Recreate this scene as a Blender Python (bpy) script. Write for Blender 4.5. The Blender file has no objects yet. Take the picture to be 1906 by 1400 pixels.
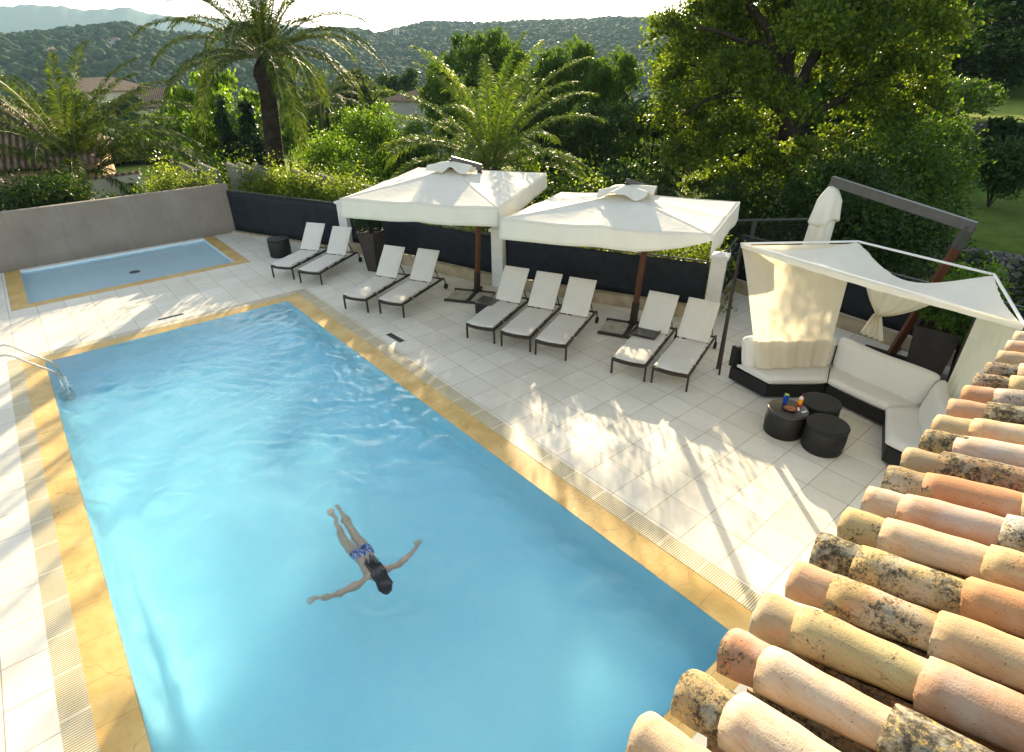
import bpy, math, random
import numpy as np
from mathutils import Matrix, Vector
S = bpy.context.scene
COL = S.collection
PI = math.pi
R = math.radians

# ------------------------------------------------------------------ camera, sky, sun, exposure
FPX = 1061.64
_p, _r, _y = R(29.498), R(.534), R(39.84)
FW = np.array([math.sin(_y)*math.cos(_p), math.cos(_y)*math.cos(_p), -math.sin(_p)])
_rt = np.array([math.cos(_y), -math.sin(_y), 0.]); _dn = np.cross(FW, _rt)
RX = _rt*math.cos(_r)+_dn*math.sin(_r); DY = -_rt*math.sin(_r)+_dn*math.cos(_r)
CAMZ = 5.5
cam = bpy.data.objects.new('camera', bpy.data.cameras.new('camera')); COL.objects.link(cam)
cam.matrix_world = Matrix(((RX[0], -DY[0], -FW[0], 0), (RX[1], -DY[1], -FW[1], 0), (RX[2], -DY[2], -FW[2], CAMZ), (0, 0, 0, 1)))
cam.data.lens = FPX/1906*36; cam.data.sensor_width = 36; cam.data.clip_start = .05; cam.data.clip_end = 30000
S.camera = cam
SUN_EL, SUN_AZ = R(15.6), R(41)
sd = Vector((math.sin(SUN_AZ)*math.cos(SUN_EL), math.cos(SUN_AZ)*math.cos(SUN_EL), math.sin(SUN_EL)))
sun = bpy.data.objects.new('sun', bpy.data.lights.new('sun', 'SUN')); COL.objects.link(sun)
sun.rotation_euler = sd.to_track_quat('Z', 'Y').to_euler()
sun.data.energy = 5.0; sun.data.angle = .0093; sun.data.color = (1, .82, .56)
W = bpy.data.worlds.new('World'); S.world = W; W.use_nodes = True
_sk = W.node_tree.nodes.new('ShaderNodeTexSky'); _sk.sky_type = 'NISHITA'; _sk.sun_disc = False
_sk.sun_elevation = SUN_EL; _sk.sun_rotation = SUN_AZ; _sk.altitude = 200; _sk.air_density = 1.0; _sk.dust_density = 1.2; _sk.ozone_density = .6
_hs = W.node_tree.nodes.new('ShaderNodeHueSaturation'); _hs.inputs['Saturation'].default_value = .55   # milky, humid sky
W.node_tree.links.new(_sk.outputs[0], _hs.inputs['Color']); W.node_tree.links.new(_hs.outputs[0], W.node_tree.nodes['Background'].inputs[0])
W.node_tree.nodes['Background'].inputs[1].default_value = .115
S.view_settings.view_transform = 'Standard'; S.view_settings.look = 'None'; S.view_settings.gamma = 1
S.view_settings.exposure = 1.74
S.cycles.use_denoising = True
S.cycles.caustics_refractive = True; S.cycles.caustics_reflective = False
S.cycles.max_bounces = 10; S.cycles.diffuse_bounces = 4; S.cycles.glossy_bounces = 3; S.cycles.transmission_bounces = 8
S.cycles.volume_bounces = 0; S.cycles.transparent_max_bounces = 12
S.cycles.blur_glossy = .3; S.cycles.sample_clamp_indirect = 40

def ray(u, v):
    return RX*((u-953)/FPX)+DY*((v-700)/FPX)+FW
def gp(u, v, z=0.):                       # photo pixel -> point at height z
    d = ray(u, v); t = (z-CAMZ)/d[2]; return np.array([d[0]*t, d[1]*t, z])
def at(u, v, dist):                       # photo pixel -> point at horizontal distance
    d = ray(u, v); t = dist/math.hypot(d[0], d[1]); return np.array([d[0]*t, d[1]*t, CAMZ+d[2]*t])

# ------------------------------------------------------------------ object helpers
def tag(o, label=None, cat=None, group=None, kind=None):
    if label: o['label'] = label
    if cat: o['category'] = cat
    if group: o['group'] = group
    if kind: o['kind'] = kind
    return o
def thing(name, label, cat, loc=(0, 0, 0), rz=0, group=None):
    o = bpy.data.objects.new(name, None); COL.objects.link(o); o.empty_display_size = .2
    o.location = loc; o.rotation_euler = (0, 0, rz)
    return tag(o, label, cat, group)
def dup(o, parent=None):
    c = o.copy(); COL.objects.link(c); c.parent = parent
    for ch in o.children: dup(ch, c)
    return c
class MB:
    def __init__(s): s.v = []; s.f = []; s.m = []; s.n = 0; s.mi = 0; s.sm = []; s.smooth = False
    def add(s, v, f, smooth=None):
        s.v += [tuple(map(float, p)) for p in v]; s.f += [tuple(i+s.n for i in q) for q in f]
        s.m += [s.mi]*len(f); s.sm += [s.smooth if smooth is None else smooth]*len(f); s.n += len(v); return s
    def box(s, x0, x1, y0, y1, z0, z1):
        return s.add([(x0,y0,z0),(x1,y0,z0),(x1,y1,z0),(x0,y1,z0),(x0,y0,z1),(x1,y0,z1),(x1,y1,z1),(x0,y1,z1)],
                     [(0,3,2,1),(4,5,6,7),(0,1,5,4),(1,2,6,5),(2,3,7,6),(3,0,4,7)])
    def hexa(s, b, t):                     # bottom 4 pts, top 4 pts
        return s.add(list(b)+list(t), [(0,3,2,1),(4,5,6,7),(0,1,5,4),(1,2,6,5),(2,3,7,6),(3,0,4,7)])
    def prism(s, pts, z0, z1):
        n = len(pts)
        return s.add([(p[0], p[1], z0) for p in pts]+[(p[0], p[1], z1) for p in pts],
                     [tuple(range(n-1, -1, -1)), tuple(range(n, 2*n))]+[(i, (i+1) % n, n+(i+1) % n, n+i) for i in range(n)])
    def beam(s, a, b, w, h=None):          # rectangular bar between two points
        a = Vector(a); b = Vector(b); h = h or w; d = (b-a).normalized()
        up = Vector((0, 0, 1)) if abs(d.z) < .95 else Vector((1, 0, 0))
        x = d.cross(up).normalized()*w/2; y = x.cross(d).normalized()*h/2
        return s.hexa([a-x-y, a+x-y, a+x+y, a-x+y], [b-x-y, b+x-y, b+x+y, b-x+y])
    def tube(s, pts, r, n=8, cap=True):
        pts = [Vector(p) for p in pts]; rs = r if hasattr(r, '__len__') else [r]*len(pts)
        V = []; F = []; prev = None
        for i, p in enumerate(pts):
            d = (pts[min(i+1, len(pts)-1)]-pts[max(i-1, 0)]).normalized()
            if prev is None:
                up = Vector((0, 0, 1)) if abs(d.z) < .9 else Vector((1, 0, 0)); x = d.cross(up).normalized()
            else: x = (prev-d*prev.dot(d)).normalized()
            prev = x; y = d.cross(x)
            for k in range(n):
                a = 2*PI*k/n; V.append(p+(x*math.cos(a)+y*math.sin(a))*rs[i])
        for i in range(len(pts)-1):
            for k in range(n):
                F.append((i*n+k, i*n+(k+1) % n, (i+1)*n+(k+1) % n, (i+1)*n+k))
        s.add(V, F, True)
        if cap:
            s.add(V[:n], [tuple(range(n-1, -1, -1))], False); s.add(V[-n:], [tuple(range(n))], False)
        return s
    def lathe(s, prof, c=(0, 0, 0), n=32):  # profile of (r, z)
        V = []; F = []
        for r, z in prof:
            for k in range(n): a = 2*PI*k/n; V.append((c[0]+r*math.cos(a), c[1]+r*math.sin(a), c[2]+z))
        for i in range(len(prof)-1):
            for k in range(n): F.append((i*n+k, i*n+(k+1) % n, (i+1)*n+(k+1) % n, (i+1)*n+k))
        s.add(V, F, True)
        if prof[-1][0] > .001: s.add(V[-n:], [tuple(range(n))], False)
        if prof[0][0] > .001: s.add(V[:n], [tuple(range(n-1, -1, -1))], False)
        return s
    def grid(s, fn, nu, nv):
        V = [fn(i/nu, j/nv) for j in range(nv+1) for i in range(nu+1)]
        F = [(j*(nu+1)+i, j*(nu+1)+i+1, (j+1)*(nu+1)+i+1, (j+1)*(nu+1)+i) for j in range(nv) for i in range(nu)]
        return s.add(V, F, True)
    def build(s, name, mat, parent=None, bevel=0, seg=2, solid=0, subsurf=0):
        me = bpy.data.meshes.new(name); me.from_pydata(s.v, [], s.f)
        for m in (mat if isinstance(mat, (list, tuple)) else [mat]): me.materials.append(m)
        me.polygons.foreach_set('material_index', s.m); me.polygons.foreach_set('use_smooth', s.sm)
        o = bpy.data.objects.new(name, me); COL.objects.link(o); o.parent = parent
        if solid:
            md = o.modifiers.new('s', 'SOLIDIFY'); md.thickness = solid; md.offset = 0
        if bevel:
            md = o.modifiers.new('b', 'BEVEL'); md.width = bevel; md.segments = seg; md.limit_method = 'ANGLE'
            for p in me.polygons: p.use_smooth = True
            md.harden_normals = True
        if subsurf:
            md = o.modifiers.new('u', 'SUBSURF'); md.levels = md.render_levels = subsurf
        return o
def npmesh(name, V, F, mat, parent=None, smooth=False, col=None):
    V = np.asarray(V, 'f4').reshape(-1, 3); F = np.asarray(F, 'i4'); k = F.shape[1]
    me = bpy.data.meshes.new(name)
    me.vertices.add(len(V)); me.vertices.foreach_set('co', V.ravel())
    me.loops.add(F.size); me.loops.foreach_set('vertex_index', F.ravel())
    me.polygons.add(len(F)); me.polygons.foreach_set('loop_start', np.arange(0, F.size, k, dtype='i4'))
    me.polygons.foreach_set('use_smooth', np.full(len(F), smooth)); me.update(calc_edges=True)
    if col is not None:
        at_ = me.attributes.new('tint', 'FLOAT_COLOR', 'POINT'); at_.data.foreach_set('color', np.asarray(col, 'f4').ravel())
    me.materials.append(mat)
    o = bpy.data.objects.new(name, me); COL.objects.link(o); o.parent = parent
    return o

# ------------------------------------------------------------------ materials
class NM:
    def __init__(s, name):
        s.m = bpy.data.materials.new(name); s.m.use_nodes = True; s.t = s.m.node_tree; s.t.nodes.clear()
        s.out = s.t.nodes.new('ShaderNodeOutputMaterial')
    def n(s, typ, props=None, **kw):
        nd = s.t.nodes.new('ShaderNode'+typ)
        for k, v in (props or {}).items(): setattr(nd, k, v)
        for k, v in kw.items():
            k = int(k[1:]) if k[0] == '_' and k[1:].isdigit() else k.replace('_', ' ')
            s.set(nd.inputs[k], v)
        return nd
    def set(s, inp, v):
        if isinstance(v, bpy.types.NodeSocket): s.t.links.new(v, inp)
        elif isinstance(v, bpy.types.Node): s.t.links.new(v.outputs[0], inp)
        elif isinstance(v, (tuple, list)) and len(v) == 3 and inp.type == 'RGBA': inp.default_value = (*v, 1)
        else: inp.default_value = v
    def pos(s): return s.n('NewGeometry').outputs['Position']
    def obj(s): return s.n('TexCoord').outputs['Object']
    def math(s, op, a, b=0., c=None):
        kw = dict(_0=a, _1=b)
        if c is not None: kw['_2'] = c
        return s.n('Math', {'operation': op}, **kw).outputs[0]
    def noise(s, vec, scale, detail=4, rough=.55, dist=0.):
        return s.n('TexNoise', Vector=vec, Scale=scale, Detail=detail, Roughness=rough, Distortion=dist).outputs[0]
    def ramp(s, fac, stops):
        r = s.n('ValToRGB', Fac=fac); e = r.color_ramp.elements
        while len(e) < len(stops): e.new(.5)
        for i, (p, c) in enumerate(stops):
            e[i].position = p; e[i].color = (*c, 1) if hasattr(c, '__len__') else (c, c, c, 1)
        return r.outputs[0]
    def mix(s, f, a, b, blend='MIX'):
        m = s.n('Mix', {'data_type': 'RGBA', 'blend_type': blend}); s.set(m.inputs[0], f); s.set(m.inputs[6], a); s.set(m.inputs[7], b)
        return m.outputs[2]
    def mapping(s, vec, scale=(1, 1, 1), rot=(0, 0, 0), loc=(0, 0, 0)):
        return s.n('Mapping', Vector=vec, Scale=scale, Rotation=rot, Location=loc).outputs[0]
    def bump(s, h, strength=.3, dist=.02, normal=None):
        kw = dict(Height=h, Strength=strength, Distance=dist)
        if normal is not None: kw['Normal'] = normal
        return s.n('Bump', **kw).outputs[0]
    def pbr(s, col, rough=.7, spec=.3, metal=0., normal=None, **kw):
        b = s.n('BsdfPrincipled'); s.set(b.inputs['Base Color'], col); s.set(b.inputs['Roughness'], rough)
        s.set(b.inputs['Specular IOR Level'], spec); s.set(b.inputs['Metallic'], metal)
        if normal is not None: s.set(b.inputs['Normal'], normal)
        for k, v in kw.items(): s.set(b.inputs[k.replace('_', ' ')], v)
        return b
    def fin(s, sh): s.set(s.out.inputs[0], sh); return s.m
def vary(name, c, rough=.7, spec=.3, scale=6, amt=.18, bump=.15, bscale=40, metal=0.):
    q = NM(name); p = q.obj(); n = q.noise(p, scale, 5)
    col = q.mix(q.math('MULTIPLY', q.math('SUBTRACT', n, .5), 1.), c, c)
    lo = tuple(x*(1-amt) for x in c); hi = tuple(min(1, x*(1+amt)) for x in c)
    col = q.ramp(n, [(.3, lo), (.7, hi)])
    return q.fin(q.pbr(col, rough, spec, metal, q.bump(q.noise(p, bscale, 3), bump, .004)))
def leafmat(name, c1, c2, c3, trans=.45, rough=.45):
    q = NM(name); rnd = q.n('NewGeometry').outputs['Random Per Island']
    big = q.noise(q.obj(), .9, 2)
    k = q.math('ADD', q.math('MULTIPLY', rnd, .7), q.math('MULTIPLY', q.math('SUBTRACT', big, .35), .9))
    col = q.ramp(k, [(.1, c1), (.5, c2), (.9, c3)])
    b = q.pbr(col, rough, .22 if 'palm' not in name else .06)
    tc = q.mix(1., col, (1.5, 1.45, .55), 'MULTIPLY')
    t = q.n('BsdfTranslucent', Color=tc)
    return q.fin(q.n('MixShader', _0=trans, _1=b.outputs[0], _2=t.outputs[0]))
def clothmat(name, c, trans=.35):
    q = NM(name); p = q.obj(); n = q.noise(p, 2.5, 4); n2 = q.noise(p, 160, 2)
    col = q.ramp(n, [(.3, tuple(x*.93 for x in c)), (.7, c)])
    bp = q.bump(q.noise(p, 7, 3, .5, .6), .25, .03, q.bump(n2, .1, .002))
    b = q.pbr(col, .85, .15, 0., bp)
    t = q.n('BsdfTranslucent', Color=q.mix(1., col, (1., .93, .76), 'MULTIPLY'))
    return q.fin(q.n('MixShader', _0=trans, _1=b.outputs[0], _2=t.outputs[0]))

def deckmat():
    q = NM('limestone_tiles'); p = q.pos()
    br = q.n('TexBrick', {'offset': 0., 'squash': 1.}, Vector=q.mapping(p, loc=(-5.13+57.2, -4.48+57.2, 0)), Color1=(.78, .73, .61), Color2=(.68, .63, .515), Mortar=(.30, .27, .19), Scale=1., Mortar_Size=.0055, Mortar_Smooth=.3, Brick_Width=.572, Row_Height=.572)
    n = q.noise(p, .8, 5); n2 = q.noise(p, 9, 6, .65)
    c = q.mix(q.ramp(n, [(.45, 0.), (.72, .5)]), br.outputs[0], (.56, .50, .38))
    c = q.mix(q.ramp(n2, [(.5, 0.), (.8, .28)]), c, (.45, .41, .33))
    # rusty joints here and there
    jm = q.math('MULTIPLY', br.outputs['Fac'], q.ramp(q.noise(p, 1.7, 2), [(.5, 0.), (.62, 1.)]))
    c = q.mix(jm, c, (.50, .36, .12))
    h = q.math('SUBTRACT', q.math('MULTIPLY', n2, .35), br.outputs['Fac'])
    return q.fin(q.pbr(c, .62, .25, 0., q.bump(h, .35, .004)))
def copingmat():
    q = NM('ochre_sandstone'); p = q.pos()
    n = q.noise(p, 2.2, 6, .6); n2 = q.noise(p, 14, 5, .6)
    c = q.ramp(n, [(.25, (.46, .28, .075)), (.5, (.60, .39, .12)), (.75, (.70, .50, .20))])
    c = q.mix(q.ramp(n2, [(.5, 0.), (.75, .35)]), c, (.40, .26, .09))
    v = q.n('TexVoronoi', {'feature': 'DISTANCE_TO_EDGE'}, Vector=q.mapping(q.n('Mapping', Vector=p).outputs[0]), Scale=.55)
    wv = q.n('TexVoronoi', {'feature': 'DISTANCE_TO_EDGE'}, Scale=.8)
    q.set(wv.inputs['Vector'], q.n('VectorMath', {'operation': 'ADD'}, _0=p, _1=q.n('TexNoise', Vector=p, Scale=2.3, Detail=3.).outputs[1]).outputs[0])
    crack = q.ramp(wv.outputs[0], [(0., 1.), (.006, 0.)])
    br = q.n('TexBrick', {'offset': 0.}, Vector=q.mapping(p, loc=(57.2, -4.30+57.2, 0)), Scale=1., Mortar_Size=.0035, Brick_Width=57.2, Row_Height=.572, Mortar_Smooth=.2)
    k = q.math('MAXIMUM', q.math('MULTIPLY', crack, .6), q.math('MULTIPLY', br.outputs['Fac'], .6))
    c = q.mix(k, c, (.22, .13, .04))
    return q.fin(q.pbr(c, .45, .4, 0., q.bump(q.math('SUBTRACT', n2, k), .3, .006)))
def grillmat(axis):
    q = NM('overflow_grating'); p = q.pos()
    sx = q.n('SeparateXYZ', Vector=p).outputs
    u = sx[1] if axis == 'y' else sx[0]
    st = q.math('FRACT', q.math('MULTIPLY', u, 1/.028))
    slot = q.ramp(st, [(.0, 1.), (.34, 1.), (.42, 0.), (.94, 0.), (1., 1.)])
    pn = q.math('FRACT', q.math('MULTIPLY', u, 1/.572)); joint = q.ramp(pn, [(0., 1.), (.05, 1.), (.06, 0.)])
    slot = q.math('MULTIPLY', slot, q.math('SUBTRACT', 1., joint))
    n = q.noise(p, 3, 5)
    c = q.mix(slot, q.ramp(n, [(.3, (.60, .51, .31)), (.7, (.72, .65, .46))]), (.30, .24, .13))
    return q.fin(q.pbr(c, .5, .35, 0., q.bump(q.math('SUBTRACT', 1., slot), .6, .006)))
def wallmat():
    q = NM('grey_render'); p = q.pos(); n = q.noise(p, 1.1, 6, .6); n2 = q.noise(p, 30, 4)
    c = q.ramp(n, [(.3, (.235, .20, .16)), (.55, (.285, .245, .20)), (.8, (.335, .295, .245))])
    z = q.n('SeparateXYZ', Vector=p).outputs[2]
    dirt = q.math('MULTIPLY', q.ramp(z, [(0., 1.), (.35, 0.)]), q.noise(q.mapping(p, (3, 3, .4)), 2, 3))
    c = q.mix(dirt, c, (.15, .13, .10))
    stk = q.ramp(q.noise(q.mapping(p, (5, 5, .25)), 2.2, 5, .6), [(.52, 0.), (.75, .45)]); c = q.mix(stk, c, (.17, .145, .115))
    return q.fin(q.pbr(c, .9, .1, 0., q.bump(n2, .2, .004)))
def watermat(name, vol):
    q = NM(name); p = q.pos()
    h = q.noise(q.mapping(p, (1, 1.7, 1), (0, 0, .5)), 7, 4, .6, 1.)
    b = q.pbr((.90, .985, 1.), 0., .5, 0., q.bump(h, .26, .022), IOR=1.33, Transmission_Weight=1.)
    if vol: q.set(q.out.inputs['Volume'], q.n('VolumeAbsorption', Color=(.28, .82, .98), Density=.24))
    return q.fin(b)
def poolmat(name, a, b_):
    q = NM(name); p = q.pos()
    n = q.noise(p, .8, 3)
    br = q.n('TexBrick', {'offset': 0.}, Vector=p, Color1=(1, 1, 1), Color2=(.97, .98, 1), Mortar=(.93, .96, .98), Scale=1., Mortar_Size=.004, Brick_Width=.1, Row_Height=.1)
    c = q.ramp(n, [(.3, a), (.7, b_)])
    return q.fin(q.pbr(q.mix(1., c, br.outputs[0], 'MULTIPLY'), .5, .3))
M = {}
M['deck'] = deckmat(); M['coping'] = copingmat(); M['grate_y'] = grillmat('y'); M['grate_x'] = grillmat('x')
M['wall'] = wallmat(); M['water'] = watermat('pool_water_surface', True); M['water2'] = watermat('shallow_water_surface', False); M['pool'] = poolmat('blue_pool_lining', (.50, .83, .90), (.58, .88, .93)); M['pool2'] = poolmat('pale_blue_lining', (.70, .88, .93), (.76, .92, .95))
M['white_paint'] = vary('white_paint', (.74, .72, .66), .7, .2, 4, .08)
M['plinth'] = vary('sandy_plinth', (.40, .33, .22), .85, .15, 3, .25, .4, 30)
M['screen'] = vary('black_screen_fabric', (.012, .015, .02), .65, .25, 5, .3)
M['dark_metal'] = vary('dark_brown_metal', (.03, .022, .016), .4, .4, 8, .2, .03)
M['grey_beam'] = vary('graphite_beam', (.075, .07, .065), .45, .4, 6, .15, .05)
M['steel'] = vary('stainless_steel', (.62, .60, .56), .18, .5, 6, .06, .02, 60, 1.)
M['wicker'] = None
q = NM('dark_wicker'); p_ = q.obj(); wv = q.n('TexWave', {'wave_type': 'BANDS', 'bands_direction': 'Z'}, Vector=p_, Scale=28., Distortion=.5)
wv2 = q.n('TexWave', {'bands_direction': 'DIAGONAL'}, Vector=p_, Scale=22., Distortion=.5)
hh = q.math('MULTIPLY', wv.outputs[1], wv2.outputs[1])
M['wicker'] = q.fin(q.pbr(q.ramp(hh, [(.1, (.006, .0055, .005)), (.8, (.022, .019, .016))]), .5, .35, 0., q.bump(hh, .5, .004)))
M['table_top'] = vary('dark_glass_top', (.03, .028, .026), .22, .5, 3, .15, .01)
M['cushion'] = clothmat('ecru_cushion', (.72, .69, .62), .04)
M['lounge_cush'] = clothmat('lounger_cushion', (.70, .66, .575), .04)
M['canopy'] = clothmat('cream_canopy_cloth', (.86, .82, .70), .20)
M['sheer'] = clothmat('sheer_curtain', (.84, .79, .66), .5)
q = NM('reddish_wood'); w_ = q.noise(q.mapping(q.obj(), (14, 14, .8)), 3, 5, .6)
M['wood'] = q.fin(q.pbr(q.ramp(w_, [(.3, (.07, .024, .010)), (.7, (.15, .052, .022))]), .5, .3, 0., q.bump(w_, .2, .003)))
M['planter'] = vary('dark_brown_planter', (.045, .036, .03), .6, .25, 5, .2)
M['slab'] = vary('concrete_slab', (.40, .37, .27), .85, .15, 5, .25, .4, 30)
M['black_rubber'] = vary('black_rubber', (.015, .015, .015), .7, .3)
M['concrete'] = vary('grey_concrete', (.19, .175, .15), .9, .1, 3, .2, .3, 20)
M['bark'] = vary('dark_bark', (.036, .027, .019), .9, .1, 4, .45, 1., 12)
M['soil'] = vary('dark_soil', (.04, .03, .02), .95, .1)

# ------------------------------------------------------------------ terrain function
def interp(x, xs, ys): return np.interp(x, xs, ys)
def ss(a, b, x):
    t = np.clip((x-a)/(b-a), 0, 1); return t*t*(3-2*t)
def terrain(x, y):
    x = np.asarray(x, float); y = np.asarray(y, float)
    r = np.hypot(x, y); az = np.degrees(np.arctan2(x, y))
    E = interp(az, [-40, -5, 2.5, 7.3, 10, 12.3, 18, 26, 28.6, 31, 33, 38, 42, 49, 53, 60], [.8, 1.0, 1.1, 1.45, 1.75, 1.2, 1.3, 1.6, 1.2, 1.65, 2.05, 1.85, 1.9, 2.15, 2.1, 2.2])
    Rr = interp(az, [-40, 24, 32, 60], [720, 760, 1250, 1250])
    zr = CAMZ+Rr*np.tan(np.radians(E))
    zl = -1.7-1.6*ss(24, 45, r)-21*ss(45, 330, r)
    up = ss(0, 1, np.clip((r-330)/(Rr-330), 0, 1))
    z1 = zl+(zr+24.3)*up**1.0
    z1 = z1-(zr+25)*ss(0, 1, np.clip((r-Rr)/900, 0, 1))
    z1 += (2.2*np.sin(x*.013+1)*np.cos(y*.011)+1.2*np.sin(x*.03+y*.024))*ss(120, 400, r)
    z2 = np.where(r < 24, -2.0, -2.0+1.4*ss(24, 26.5, r))+2.1*ss(46, 50, r)+.16*np.clip(r-68, 0, 400)
    k = ss(59, 66, az)
    return z1*(1-k)+z2*k

# ------------------------------------------------------------------ ground
rr = np.concatenate([np.linspace(.5, 30, 24), np.geomspace(32, 400, 70), np.geomspace(410, 9000, 90)])
aa = np.radians(np.concatenate([np.arange(-175, -30, 8), np.arange(-30, 110, .8), np.arange(110, 178, 8)]))
RRg, AAg = np.meshgrid(rr, aa); GX = RRg*np.sin(AAg); GY = RRg*np.cos(AAg); GZ = terrain(GX, GY)
GZ = np.where((np.degrees(AAg) < -30) | (np.degrees(AAg) > 105), -1.7, GZ)
na, nr = GX.shape; idx = np.arange(na*nr).reshape(na, nr)
q4 = np.stack([idx, np.roll(idx, -1, 0)], -1)
F = np.stack([q4[:, :-1, 0], q4[:, 1:, 0], q4[:, 1:, 1], q4[:, :-1, 1]], -1).reshape(-1, 4)
q = NM('meadow_and_forest_floor'); p_ = q.pos()
n1 = q.noise(p_, .05, 6, .6); n2 = q.noise(p_, 1.3, 6, .65); n3 = q.noise(p_, 12, 3)
c = q.ramp(n2, [(.3, (.045, .085, .012)), (.55, (.085, .15, .018)), (.8, (.14, .20, .03))])
c = q.mix(q.ramp(n1, [(.5, 0.), (.65, .6)]), c, (.11, .10, .04))
dist = q.n('VectorMath', {'operation': 'LENGTH'}, _0=p_).outputs['Value']
far = q.ramp(q.math('MULTIPLY', dist, .001), [(.09, 0.), (.16, 1.)])
fc = q.ramp(q.noise(p_, .11, 6, .7), [(.35, (.018, .030, .012)), (.65, (.045, .065, .02))])
lawn = q.math('MULTIPLY', q.ramp(q.math('MULTIPLY', dist, .01), [(.49, 0.), (.51, 1.), (.68, 1.), (.70, 0.)]), q.ramp(q.n('SeparateXYZ', Vector=p_).outputs[0], [(.9, 0.), (1., 1.)]))  # dry grass band, its colour lightened further to stand in for sunlight
c = q.mix(lawn, c, q.ramp(n2, [(.3, (.16, .24, .03)), (.7, (.30, .32, .08))]))
c = q.mix(far, c, fc)
gm = q.fin(q.pbr(c, .95, .05, 0., q.bump(q.math('ADD', n3, n2), .8, .08)))
tag(npmesh('ground', np.stack([GX, GY, GZ], -1).reshape(-1, 3), F, gm, smooth=True), kind='structure')

# far mountain
azs = np.radians(np.arange(-30, 34, .25))
Em = interp(np.degrees(azs), [-30, 0, 3, 5.5, 8.3, 10.3, 12.6, 16, 20, 24, 28, 33], [2.4, 2.9, 3.05, 3.2, 2.95, 3.18, 2.7, 2.55, 2.3, 1.9, 1.0, .2])
Em = Em+.05*np.sin(np.degrees(azs)*3.1)+.04*np.sin(np.degrees(azs)*7.7+1)
V = []
for k, (rad, h) in enumerate([(3000, 0), (3250, .45), (3500, 1), (4100, .6), (4700, 0)]):
    z = -30+(CAMZ+3500*np.tan(np.radians(Em))+30)*h
    if 0 < h < 1: z = z*(1+.08*np.sin(np.degrees(azs)*5+k))
    V.append(np.stack([rad*np.sin(azs), rad*np.cos(azs), z], -1))
V = np.stack(V, 0); n_, m_ = V.shape[:2]; idx = np.arange(n_*m_).reshape(n_, m_)
F = np.stack([idx[:-1, :-1], idx[:-1, 1:], idx[1:, 1:], idx[1:, :-1]], -1).reshape(-1, 4)
q = NM('wooded_mountain'); p_ = q.pos(); nn = q.noise(p_, .012, 8, .7)
tag(npmesh('mountain', V.reshape(-1, 3), F, q.fin(q.pbr(q.ramp(nn, [(.3, (.025, .045, .03)), (.7, (.09, .11, .06))]), .95, .05)), smooth=True), kind='structure')

# ------------------------------------------------------------------ deck, pools
X0, X1, Y0, Y1 = -.72, 4.42, 1.5, 14.35
SX0, SX1, SY0, SY1 = -.73, 4.38, 18.5, 21.8
P1, P2, P3, P4, P5 = (7.6, 17.2), (9.2, 11.5), (11.5, 6.5), (13.7, 7.3), (12.95, -.5)
b = MB()
def rect(mb, x0, x1, y0, y1, z=0.):
    mb.add([(x0, y0, z), (x1, y0, z), (x1, y1, z), (x0, y1, z)], [(0, 1, 2, 3)])
rect(b, -12, -1.33, -.5, 22.0)
rect(b, -1.33, 5.08, 14.83, 18.15); rect(b, -1.33, 5.08, -.5, Y0-.3)
rect(b, -1.33, -1.1, 18.15, 22.0); rect(b, 4.75, 5.08, 18.15, 22.0)
b.add([(5.08, -.5, 0), (5.08, 22.0, 0), (5.7, 22.0, 0), (7.9, 17.4, 0), (9.5, 11.7, 0), (11.75, 6.85, 0), (13.9, 7.6, 0), (13.2, -.5, 0)], [tuple(range(7, -1, -1))])
# outer faces of the terrace
ring = [(-12, -.5), (13.2, -.5), (13.9, 7.6), (11.75, 6.85), (9.5, 11.7), (7.9, 17.4), (5.7, 22.0), (-12, 22.0)]
for i in range(len(ring)):
    a_, c_ = ring[i], ring[(i+1) % len(ring)]
    b.add([(*a_, -2.2), (*c_, -2.2), (*c_, 0), (*a_, 0)], [(0, 1, 2, 3)])
tag(b.build('pool_deck', M['deck']), kind='structure')
ZC = -.004
b = MB(); lip = -.035                      # coping dips slightly to the water
b.hexa([(X0-.36, Y0-.3, -.2), (X0, Y0, -.2), (X0, Y1, -.2), (X0-.36, Y1+.25, -.2)], [(X0-.36, Y0-.3, ZC), (X0, Y0, lip), (X0, Y1, lip), (X0-.36, Y1+.25, ZC)])
b.hexa([(X1, Y0, -.2), (X1+.38, Y0-.3, -.2), (X1+.38, Y1+.25, -.2), (X1, Y1, -.2)], [(X1, Y0, lip), (X1+.38, Y0-.3, ZC), (X1+.38, Y1+.25, ZC), (X1, Y1, lip)])
b.hexa([(X0, Y1, -.2), (X1, Y1, -.2), (X1+.38, Y1+.25, -.2), (X0-.36, Y1+.25, -.2)], [(X0, Y1, lip), (X1, Y1, lip), (X1+.38, Y1+.25, ZC), (X0-.36, Y1+.25, ZC)])
b.hexa([(X0-.36, Y0-.3, -.2), (X1+.38, Y0-.3, -.2), (X1, Y0, -.2), (X0, Y0, -.2)], [(X0-.36, Y0-.3, ZC), (X1+.38, Y0-.3, ZC), (X1, Y0, lip), (X0, Y0, lip)])
for x0, x1, y0, y1 in ((-1.1, SX0, 18.15, 22.0), (SX1, 4.75, 18.15, 22.0), (SX0, SX1, 18.15, SY0)):
    b.box(x0, x1, y0, y1, -.2, ZC)
tag(b.build('pool_coping', M['coping']), kind='structure')
b = MB(); b.box(-1.33, X0-.36, Y0-.3, 14.83, -.2, .0)
tag(b.build('overflow_channel', M['grate_y']), kind='structure')
b = MB(); b.box(X1+.38, 5.08, Y0-.3, 14.83, -.2, .0)
tag(b.build('overflow_channel', M['grate_y']), kind='structure')
b = MB(); b.box(X0-.36, X1+.38, Y1+.25, 14.83, -.2, -.002)
tag(b.build('overflow_channel', M['grate_x']), kind='structure')
b = MB(); Zt = -.037
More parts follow.
